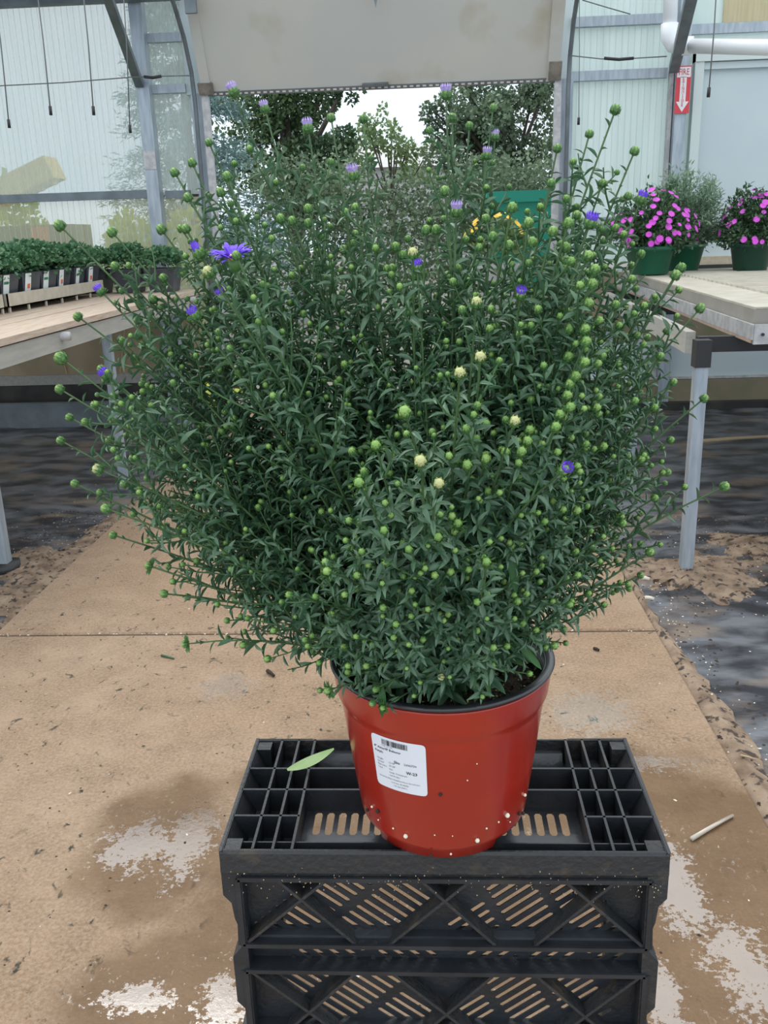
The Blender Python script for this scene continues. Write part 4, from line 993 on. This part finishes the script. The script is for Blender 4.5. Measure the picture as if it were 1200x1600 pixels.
# finer corners
rows = [0, .0006, .0018, .004, LH * .25, LH * .5, LH * .75, LH - .004, LH - .0018, LH - .0006, LH]; vs = []; fs = []
for v_ in rows:
    d_ = max(0, rc - min(v_, LH - v_)); ins = rc - math.sqrt(max(0, rc * rc - d_ * d_))
    for i in range(NU + 1): vs.append(onwall(ins + (LW - 2 * ins) * i / NU, v_, .0005))
for j in range(len(rows) - 1):
    for i in range(NU): a = j * (NU + 1) + i; fs.append((a, a + 1, a + NU + 2, a + NU + 1))
sticker = MB().add(vs, fs).obj('sticker', M_label, AST, smooth=True, label='white printed price sticker with barcode')
def put(txt, u, v_, s, m_, bold=False, align='LEFT', xs=1.0):
    V_, F_ = text_geo(txt, s, align); mb = MB()
    for k in range(2 if bold else 1): mb.add([onwall(u + p[0] * xs + k * s * .05, v_ + p[1], .0009 + k * .0001) for p in V_], F_)
    mb.obj('lettering', m_, sticker)
bar = MB(); x = .0125; rr_ = random.Random(5)
while x < .0385:
    w_ = rr_.choice([.0003, .0003, .0006, .0009]); 
    bar.add([onwall(x, .0515, .0009), onwall(x + w_, .0515, .0009), onwall(x + w_, .0578, .0009), onwall(x, .0578, .0009)], [(0, 1, 2, 3)]); x += w_ + rr_.choice([.0003, .0004, .0008])
bar.obj('barcode', M_ink, sticker)
put('9 041 101 041', .0115, .0494, .0021, M_inkg)
put('8" AsterSP Believer', .0025, .0455, .0036, M_ink, True, xs=1.02); put('Purple', .003, .0408, .0036, M_ink, True)
put('Sku', .0235, .0330, .0042, M_ink, True); put('2606730', .0338, .0330, .0036, M_ink)
put('W-23', .0355, .0232, .0047, M_ink, True)
for i, (a_, b_) in enumerate([('Height', '12-18"'), ('Spread', '18-24"'), ('Exposure', 'Sun'), ('Uses', 'Large Containers')]):
    put(a_, .0045, .0325 - i * .0036, .0027, M_inkg); put(b_, .0175, .0310 - i * .0038, .0027, M_inkg)
put('Landscape', .0175, .0160, .0027, M_inkg)
put("Grown by Alsip's Kingsbury Acres Greenhouse", .0045, .0118, .0023, M_inkg); put('La Porte, IN 46350', LW / 2, .0080, .0024, M_inkg, align='CENTER'); put('1.05 Gal (4.80 L', LW / 2, .0045, .0024, M_inkg, align='CENTER')

# --- canopy outline: traced extents of the bush about its middle, at the pot's own distance
CEN = np.array([.0, .85, 1.215])
outl = [(500, 1060), (400, 1005), (330, 930), (265, 880), (190, 785), (150, 700), (130, 640), (130, 590), (190, 520), (180, 440), (190, 385), (290, 385), (290, 300), (350, 240), (375, 180), (420, 195), (480, 205),
        (560, 205), (640, 220), (697, 185), (770, 215), (830, 255), (880, 250), (955, 220), (985, 260), (1000, 330), (1040, 400), (1055, 430), (1070, 490), (1050, 560), (1075, 630), (1050, 700), (1060, 765), (1030, 810), (990, 870), (960, 920), (890, 965), (860, 1020), (800, 1060), (700, 1075), (600, 1085)]
pol = []
for (px, py) in outl:
    q = oy(px, py, .85) - CEN; pol.append((math.atan2(q[2], q[0]), math.hypot(q[0], q[2])))
pol.sort(); PA = np.array([p[0] for p in pol]); PR = np.array([p[1] for p in pol])
PA = np.concatenate([PA - 2 * math.pi, PA, PA + 2 * math.pi]); PR = np.tile(PR, 3)
def Rphi(a): return float(np.interp(a, PA, PR))
def infl(p):
    """how far out p is: 1 = on the canopy surface"""
    q = p - CEN; rho = math.hypot(q[0], q[2]); a = math.atan2(q[2], q[0]); return math.hypot(rho / Rphi(a), q[1] / .225)
BASE = np.array([PX, PY, PZ + ZS])
leaves = []; buds = []; prim = []; side = []
def bez(a, b, c, u): return a * (1 - u) ** 2 + 2 * b * u * (1 - u) + c * u * u
def dbez(a, b, c, u): return 2 * (b - a) * (1 - u) + 2 * (c - b) * u
GA = 2.39996
def leaf_at(p, t, az, L_, wd, droop):
    t = nrm(t); r = nrm(np.cross(t, [.31, .17, .93])); s = np.cross(t, r); rad = math.cos(az) * r + math.sin(az) * s
    d = rad * .85 + t * .55; d = nrm(d + rng.normal(size=3) * .22); d[2] += droop
    leaves.append((p, nrm(d), nrm(t + rad * -.3 + rng.normal(size=3) * .15), L_, wd))
def clothe(a, b, c, u0, u1, sp, L0, L1, wr=.26):
    n = max(2, int(np.linalg.norm(c - a) * (u1 - u0) / sp)); az = rng.uniform(0, 6.28)
    for k in range(n):
        u = u0 + (u1 - u0) * (k + rng.random() * .6) / n; az += GA
        L_ = (L0 + (L1 - L0) * u) * rng.uniform(.75, 1.25); leaf_at(bez(a, b, c, u), dbez(a, b, c, u), az, L_, L_ * wr, -.10)
def add_bud(p, d, s, kind='bud'): buds.append((p, nrm(d), s, kind))
def stem(tip, r=.0021, lat=True, kind='bud', bs=1.0, dens=1.0, b0=None):
    if b0 is None:
        h = tip - BASE; a_ = math.atan2(h[1], h[0]) + rng.normal() * .4; q = rng.uniform(.008, .040); b0 = BASE + [q * math.cos(a_), q * math.sin(a_), 0]
    h = tip - b0; hor = math.hypot(h[0], h[1]); L_ = np.linalg.norm(h)
    mid = b0 + h * .45 + np.array([0, 0, 1]) * (.05 * hor + .02) - np.array([h[0], h[1], 0]) * .04 + rng.normal(size=3) * .012
    prim.append((b0, mid, tip, r)); clothe(b0, mid, tip, .12, .985, .0080, .034, .0100)
    add_bud(tip, dbez(b0, mid, tip, 1), .0037 * bs, kind)
    if not lat: return
    n = int(L_ * 34 * dens); az = rng.uniform(0, 6.28)
    for k in range(n):
        u = .26 + .68 * (k + rng.random() * .5) / n; az += GA; p = bez(b0, mid, tip, u); t = nrm(dbez(b0, mid, tip, u))
        rr = nrm(np.cross(t, [.31, .17, .93])); s = np.cross(t, rr); rad = math.cos(az) * rr + math.sin(az) * s
        ll = (.118 * (1 - u) ** .8 + .016) * rng.uniform(.6, 1.15); d = nrm(t * .80 + rad * .62)
        e = p + d * ll + np.array([0, 0, .10 * ll]); 
        for _ in range(4):
            if infl(e) > 1.0 or e[2] < PZ + PH + .01 and math.hypot(e[0] - PX, e[1] - PY) < .13: e = p + (e - p) * .72
        ll = np.linalg.norm(e - p)
        if ll < .010: continue
        m_ = p + (e - p) * .5 + rad * ll * .10; side.append((p, m_, e, .0010))
        clothe(p, m_, e, .10, .95, .0050, .0185, .0085, .25); (add_bud(e, dbez(p, m_, e, 1), rng.uniform(.0019, .0031)) if rng.random() < .62 else None)
# sample the canopy surface for the main stems
N = 138; k = 0; i = 0
while k < N:
    i += 1; z_ = 1 - 2 * ((i * .618034) % 1); a_ = i * GA; b_ = math.asin(z_)   # b_: toward/away
    sy = math.sin(b_); ph = a_ % (2 * math.pi); R_ = Rphi(ph if ph < math.pi else ph - 2 * math.pi)
    f_ = rng.uniform(.84, .985) if k % 4 else rng.uniform(.55, .8)
    tip = CEN + np.array([R_ * math.cos(b_) * math.cos(ph), .225 * sy, R_ * math.cos(b_) * math.sin(ph)]) * f_
    if tip[2] < PZ + PH + .02 and math.hypot(tip[0] - PX, tip[1] - PY) < .15: continue
    if tip[2] < .955: continue
    stem(tip, dens=.85 if tip[2] > 1.28 else 1.0); k += 1
# named tips read off the photograph: single stems that stand out of the outline
hero = [(371, 403, .70, 'bud', .9), (367, 148, .90, 'violet', 1.25), (697, 153, .86, 'violet', 1.25), (960, 176, .84, 'bud', 1.1), (920, 213, .85, 'bud', .9), (97, 356, .80, 'bud', 1.2), (100, 563, .74, 'bud', 1.35), (97, 610, .76, 'bud', 1.0), (112, 654, .78, 'bud', .9),
        (98, 690, .76, 'bud', .9), (158, 735, .74, 'cream', 1.2), (120, 757, .76, 'bud', .9), (170, 796, .72, 'bud', 1.1), (180, 837, .78, 'bud', .9), (236, 885, .74, 'spiky', .9), (260, 928, .74, 'bud', .9), (293, 1006, .74, 'spiky', .9), (1128, 762, .80, 'bud', 1.1),
        (1097, 625, .84, 'bud', 1.0), (1091, 485, .82, 'bud', 1.1), (1062, 422, .86, 'bud', 1.1), (1053, 434, .80, 'bud', 1.1), (1012, 865, .78, 'bud', 1.0), (998, 900, .80, 'bud', .8), (878, 982, .80, 'bud', .8), (415, 174, .92, 'violet', 1.1), (482, 205, .84, 'violet', 1.2),
        (553, 278, .76, 'violet', 1.2), (773, 218, .92, 'violet', 1.0), (760, 247, .88, 'violet', 1.1), (713, 336, .74, 'violet', 1.2), (920, 354, .74, 'violet', 1.25), (1000, 316, .82, 'violet', 1.1), (813, 465, .70, 'violet', 1.0), (878, 737, .62, 'violet', 1.1), (308, 496, .72, 'violet', 1.1),
        (161, 458, .78, 'violet', 1.0), (348, 465, .76, 'violet', .9), (652, 423, .72, 'violet', 1.0), (329, 430, .70, 'cream', 1.2), (170, 590, .76, 'violet', 1.1), (125, 497, .80, 'bud', 1.0), (275, 273, .84, 'bud', 1.0), (302, 258, .86, 'bud', 1.0), (328, 226, .88, 'bud', .9), (255, 362, .80, 'bud', 1.1),
        (285, 360, .84, 'bud', .9), (178, 366, .82, 'bud', 1.1), (657, 724, .58, 'cream', 1.15), (645, 401, .70, 'cream', 1.1), (744, 478, .68, 'cream', 1.1), (750, 563, .64, 'cream', 1.1), (718, 588, .62, 'cream', 1.1), (685, 758, .58, 'cream', 1.0), (803, 662, .62, 'cream', 1.0), (634, 648, .60, 'bud', 1.2),
        (515, 1078, .70, 'spiky', .9), (600, 1105, .712, 'spiky', .7), (690, 1058, .70, 'cream', .85), (562, 756, .60, 'spiky', 1.0), (588, 699, .62, 'spiky', 1.0), (760, 880, .62, 'spiky', .9), (685, 840, .62, 'spiky', .9), (714, 820, .64, 'spiky', .9), (513, 893, .62, 'spiky', .9), (990, 240, .86, 'bud', 1.0), (870, 236, .88, 'bud', 1.0), (568, 190, .92, 'bud', 1.0), (518, 188, .90, 'bud', 1.0), (770, 172, .92, 'bud', .9), (733, 200, .90, 'bud', .9), (707, 188, .90, 'bud', 1.0)]
FLOW = oy(364, 404, .735)
stem(oy(366, 418, .738), .0022, True, 'none'); stem(oy(315, 400, .76), .0022, True, 'closed', 1.35)
for (px, py, y, kd, s) in hero:
    tip = oy(px, py, y)
    if py > 1000 and px > 480: b0 = BASE + np.array([(tip[0] - PX) * .5, -.055, .0]) 
    elif py > 990: b0 = BASE + [-.05, -.04, .02]
    else: b0 = None
    low = py > 1000
    stem(tip, .0019 if not low else .0014, not (low and px > 480), kd, s, dens=.8, b0=b0)
for (px, py, y) in [(1000, 400, .84), (1020, 470, .80), (1040, 520, .86), (1030, 560, .80), (1050, 600, .84), (1020, 640, .78), (1045, 690, .82), (1000, 720, .76), (1020, 780, .80), (970, 820, .76), (960, 360, .84), (980, 310, .86), (940, 290, .84), (900, 280, .86), (1000, 600, .90), (960, 480, .76), (1010, 530, .92), (985, 440, .78), (940, 560, .72), (930, 640, .70), (940, 700, .72), (900, 800, .70), (1040, 740, .84), (900, 340, .78), (860, 290, .8)]:
    stem(oy(px, py, y), .0018, True, 'bud', .9, dens=1.25)
# low front skirt over the pot
for (px, py, y) in [(540, 1010, .71), (575, 1040, .70), (620, 980, .68), (660, 1000, .69), (600, 950, .66), (520, 960, .69), (560, 900, .64), (700, 960, .68), (745, 985, .69), (790, 1010, .71), (835, 985, .73), (480, 1000, .72), (430, 985, .72), (455, 930, .68), (680, 900, .64), (640, 860, .62), (600, 830, .60), (820, 930, .70), (900, 900, .70), (760, 930, .66), (545, 1050, .72), (590, 1075, .715), (770, 1040, .72)]:
    stem(oy(px, py, y), .0016, True, 'bud', .8, dens=1.0, b0=BASE + np.array([rng.uniform(-.04, .04), rng.uniform(-.05, -.02), 0]))
# big lower leaves round the crown
big = []
for _ in range(130):
    a_ = rng.uniform(0, 6.283); q = rng.uniform(.01, .06); p = BASE + [q * math.cos(a_), q * math.sin(a_), rng.uniform(.0, .13)]
    d = nrm([math.cos(a_), math.sin(a_), rng.uniform(-.2, .9)]); L_ = rng.uniform(.03, .055); big.append((p, d, np.array([0, 0, 1.]), L_, L_ * .26))
for (px, py, y, px2, py2) in [(790, 850, .70, 812, 930), (740, 1030, .735, 742, 1078), (755, 1050, .745, 768, 1090), (596, 1060, .722, 598, 1125), (800, 1000, .75, 850, 1045), (640, 1020, .73, 675, 1060)]:
    a = oy(px, py, y); b = oy(px2, py2, y - .012); big.append((a, nrm(b - a), nrm(np.array([.1, -.8, .5])), np.linalg.norm(b - a), np.linalg.norm(b - a) * .17))
# templates
def leaf_template(curl, fold, K=4):
    vs = []; fs = []
    W_ = [.10, .72, 1.0, .72, .0] if K == 4 else [.10, .50, .85, 1.0, .92, .68, .0]
    for k in range(K + 1):
        u = k / K; z = -curl * u * u; wv = W_[k] * .5
        if k == K: vs.append((0, u, z))
        else: vs += [(-wv, u, z + fold * wv), (0, u, z), (wv, u, z + fold * wv)]
    for k in range(K - 1):
        a = 3 * k; fs += [(a, a + 1, a + 4, a + 3), (a + 1, a + 2, a + 5, a + 4)]
    a = 3 * (K - 1); fs += [(a, a + 1, a + 3), (a + 1, a + 2, a + 3)]; return vs, fs
LT = [leaf_template(.15, .30), leaf_template(.42, .25), leaf_template(.05, .35)]; LTB = leaf_template(.25, .2, 6)
inv = np.linalg.inv(np.array([[1, 0, 0, PX], [0, 1, 0, PY], [0, 0, 1, PZ], [0, 0, 0, 1.]]))
def lm(l, kcurl=1.0): p, d, n, L_, wd = l; return inv @ frame4(p, d, n, wd * 1.12, L_, L_ * kcurl)
# pick the largest in view as single parts
def cell_pick(items, pos, size, nmax, cell):
    """the largest in view: nearest per small patch of view, then by size"""
    best = {}
    for i, it in enumerate(items):
        x, y, d = pr(pos(it)); key = (int(x // cell), int(y // cell))
        if key not in best or d < best[key][0]: best[key] = (d, i, size(it) / d)
    c = sorted(best.values(), key=lambda q: -q[2])[:nmax]; return {q[1] for q in c}
sel = cell_pick(leaves, lambda l: l[0] + l[1] * l[3] * .5, lambda l: l[3], 276, 20)
lmesh = []
for v_, f_ in LT:
    me = bpy.data.meshes.new('leaf'); me.from_pydata(v_, [], f_); me.materials.append(M_leaf); me.polygons.foreach_set('use_smooth', [True] * len(f_)); lmesh.append(me)
for i in sel: link('leaf', lmesh[i % 3], AST, mw=Matrix(lm(leaves[i])))
for q in range(3): baked('small_leaves', LT[q], [lm(l) for i, l in enumerate(leaves) if i not in sel and i % 3 == q], M_leaf, AST, True, kind='stuff')
me = bpy.data.meshes.new('leaf'); me.from_pydata(LTB[0], [], LTB[1]); me.materials.append(M_leaf_big); me.polygons.foreach_set('use_smooth', [True] * len(LTB[1]))
for i, l in enumerate(big):
    if i >= len(big) - 24: link('leaf', me, AST, mw=Matrix(lm(l)))
baked('lower_leaves', LTB, [lm(l) for l in big[:-24]], M_leaf_big, AST, True, kind='stuff')
# stems
off3 = np.array([PX, PY, PZ])
def tb(mb, a, b, c, r0, r1, n, K):
    mb.tube([bez(a, b, c, u) - off3 for u in np.linspace(0, 1, K)], r0, n, r1, caps=False)
for (a, b, c, r) in prim:
    mb = MB(); tb(mb, a, b, c, r, r * .42, 6, 9); mb.obj('stem', M_stem, AST, smooth=True)
mb = MB()
for (a, b, c, r) in side: tb(mb, a, b, c, r, r * .6, 4, 4)
mb.obj('side_stems', M_stem_light, AST, kind='stuff', smooth=True)
# buds
def bud_template(kind):
    vs = []; fs = []; mi = []
    prof = [(.30, -.95), (.78, -.62), (1.0, -.1), (.95, .35), (.66, .72), (.28, .95)]
    n = 10
    for (r, z) in prof:
        for j in range(n):
            t = 2 * math.pi * j / n; q = 1 + (.07 if j % 2 else -.05); vs.append((r * q * math.cos(t), z * 1.0, r * q * math.sin(t)))
    vs.append((0, 1.0, 0)); top = len(vs) - 1
    for k in range(len(prof) - 1):
        for j in range(n): fs.append((k * n + j, (k + 1) * n + j, (k + 1) * n + (j + 1) % n, k * n + (j + 1) % n)); mi.append(0 if k < 2 else 1)
    for j in range(n): fs.append(((len(prof) - 1) * n + j, top, (len(prof) - 1) * n + (j + 1) % n)); mi.append(1)
    # overlapping scales in three rows, pointed and a little proud
    for row, (zb_, zt_, rb, rm, cnt) in enumerate(((-.95, .15, .62, 1.10, 8), (-.55, .60, .92, 1.10, 8), (-.05, .95, 1.0, .86, 7))):
        for j in range(cnt):
            t = 2 * math.pi * (j + .5 * (row % 2)) / cnt; c_, s_ = math.cos(t), math.sin(t); o = len(vs); w_ = .34; zm = zb_ + (zt_ - zb_) * .45
            vs += [(rb * c_, zb_, rb * s_), ((rm) * c_ + w_ * s_, zm, rm * s_ - w_ * c_), (rm * c_ - w_ * s_, zm, rm * s_ + w_ * c_), ((rm * 1.06) * c_, zt_, (rm * 1.06) * s_)]
            fs += [(o, o + 1, o + 2), (o + 1, o + 3, o + 2)]; mi += [0, 0 if row < 2 else 1]
    spikes = {'bud': (7, .5), 'cream': (12, .8), 'spiky': (20, 1.9), 'violet': (16, .8), 'closed': (16, .9)}[kind]
    for j in range(spikes[0]):
        t = 2 * math.pi * j / spikes[0] * 1.0 + (j % 2) * .2; z0 = -.85 + .25 * (j % 3); r0 = .8; L_ = spikes[1]; c_, s_ = math.cos(t), math.sin(t); o = len(vs); w_ = .14
        vs += [(r0 * c_ + w_ * s_, z0, r0 * s_ - w_ * c_), (r0 * c_ - w_ * s_, z0, r0 * s_ + w_ * c_), ((r0 + .45 * L_) * c_, z0 + .30 * L_, (r0 + .45 * L_) * s_), ((r0 + L_) * c_, z0 + (.25 if kind != 'spiky' else .05) * L_, (r0 + L_) * s_)]
        fs += [(o, o + 1, o + 2), (o, o + 2, o + 3), (o + 1, o + 3, o + 2)]; mi += [0, 0, 0]
    if kind in ('violet', 'closed'):
        m_ = 12
        for j in range(m_):
            t = 2 * math.pi * j / m_; c_, s_ = math.cos(t), math.sin(t); o = len(vs); w_ = .24; H_ = 1.75 if kind == 'violet' else 1.9; ro = .95 if kind == 'violet' else .55; r0 = .80
            vs += [(r0 * c_ + w_ * s_, .35, r0 * s_ - w_ * c_), (r0 * c_ - w_ * s_, .35, r0 * s_ + w_ * c_), (1.15 * ro * c_ - w_ * s_, 1.15, 1.15 * ro * s_ + w_ * c_), (1.15 * ro * c_ + w_ * s_, 1.15, 1.15 * ro * s_ - w_ * c_), (ro * .85 * c_, H_, ro * .85 * s_)]
            fs += [(o, o + 1, o + 2, o + 3), (o + 3, o + 2, o + 4)]; mi += [2, 2]
    return vs, fs, mi
BT = {k_: bud_template(k_) for k_ in ('bud', 'cream', 'spiky', 'violet', 'closed')}
MS = {'bud': [M_bract, M_budtop], 'cream': [M_bract, M_budcream], 'spiky': [M_bract, M_budtop], 'violet': [M_bract, M_budtop, M_petal_pale], 'closed': [M_bract, M_budtop, M_petal]}
bm_ = {}
for k_, (v_, f_, m_) in BT.items():
    me = bpy.data.meshes.new('bud'); me.from_pydata(v_, [], f_)
    for q in MS[k_]: me.materials.append(q)
    me.polygons.foreach_set('material_index', m_); bm_[k_] = me
me = bm_['violet'].copy(); me.materials[2] = M_petal; bm_['violet2'] = me
def bmx(b): p, d, s, kd = b; e = 1.15; return inv @ frame4(p + d * s * .6, d, [.1, .9, .3], s, s * e, s)
special = {i for i, b in enumerate(buds) if b[3] not in ('bud', 'none')}
plain = [i for i, b in enumerate(buds) if b[3] == 'bud']
bsel = cell_pick([buds[i] for i in plain], lambda b: b[0], lambda b: b[2], 298 - len(special), 16); bsel = {plain[i] for i in bsel}
vk = 0
for i in sorted(special | bsel):
    kd = buds[i][3]
    if kd == 'violet':
        vk += 1; kd = 'violet2' if vk in (9, 10, 11, 12, 13, 14, 15, 16, 17, 18) else 'violet'
    o = link('bud', bm_[kd], AST, mw=Matrix(bmx(buds[i])))
    if kd.startswith('violet'): o['label'] = 'bud showing violet petal tips'
    elif kd == 'closed': o['label'] = 'swollen violet bud beside the open flower'
v_, f_, m_ = BT['bud']
baked('small_buds', (v_, f_), [bmx(buds[i]) for i in plain if i not in bsel], (MS['bud'], m_), AST, kind='stuff')
# the open flower
d_ = nrm(np.array([-.10, -.30, .95]))
me = MB(); me.lathe([(.0, -.011), (.0035, -.010), (.0045, -.004), (.004, .0), (0, .0)], n=12); fl = me.obj('flower', M_bract, AST, True, label='open violet flower with a yellow centre')
Mf = inv @ frame4(FLOW, d_, [0, 1, .2], 1, 1, 1); Mr = np.eye(4); Mr[:3, 0] = Mf[:3, 0]; Mr[:3, 1] = Mf[:3, 2] * -1; Mr[:3, 2] = Mf[:3, 1]; Mr[:3, 3] = Mf[:3, 3]
fl.matrix_local = Matrix(Mr)
MB().lathe([(0, .0035), (.003, .003), (.0043, .001), (.0035, -.001)], n=14).obj('flower_disc', M_disc, fl, smooth=True)
pm = bpy.data.meshes.new('petal'); pv = []; pf = []
for k in range(5):
    u = k / 4; wv = [.0007, .0013, .0017, .0016, .0006][k]; z = .0028 * math.sin(u * 2.2) + .001 * u; pv += [(-wv, .0035 + .0135 * u, z + .0003), (0, .0035 + .0135 * u, z), (wv, .0035 + .0135 * u, z + .0003)]
for k in range(4): a = 3 * k; pf += [(a, a + 1, a + 4, a + 3), (a + 1, a + 2, a + 5, a + 4)]
pm.from_pydata(pv, [], pf); pm.materials.append(M_petal)
for k in range(44):
    mw = Matrix.Rotation(2 * math.pi * k / 44 + rng.normal() * .03, 4, 'Z') @ Matrix.Translation((0, 0, .0008 * (k % 2))) @ Matrix.Rotation(rng.uniform(-.05, .30), 4, 'X') @ Matrix.Scale(rng.uniform(.9, 1.1), 4)
    link('petal', pm, fl, mw=mw)
# small violet bloom half open lower left
print('LEAVES', len(leaves), 'BUDS', len(buds), 'PRIM', len(prim), 'SIDE', len(side))
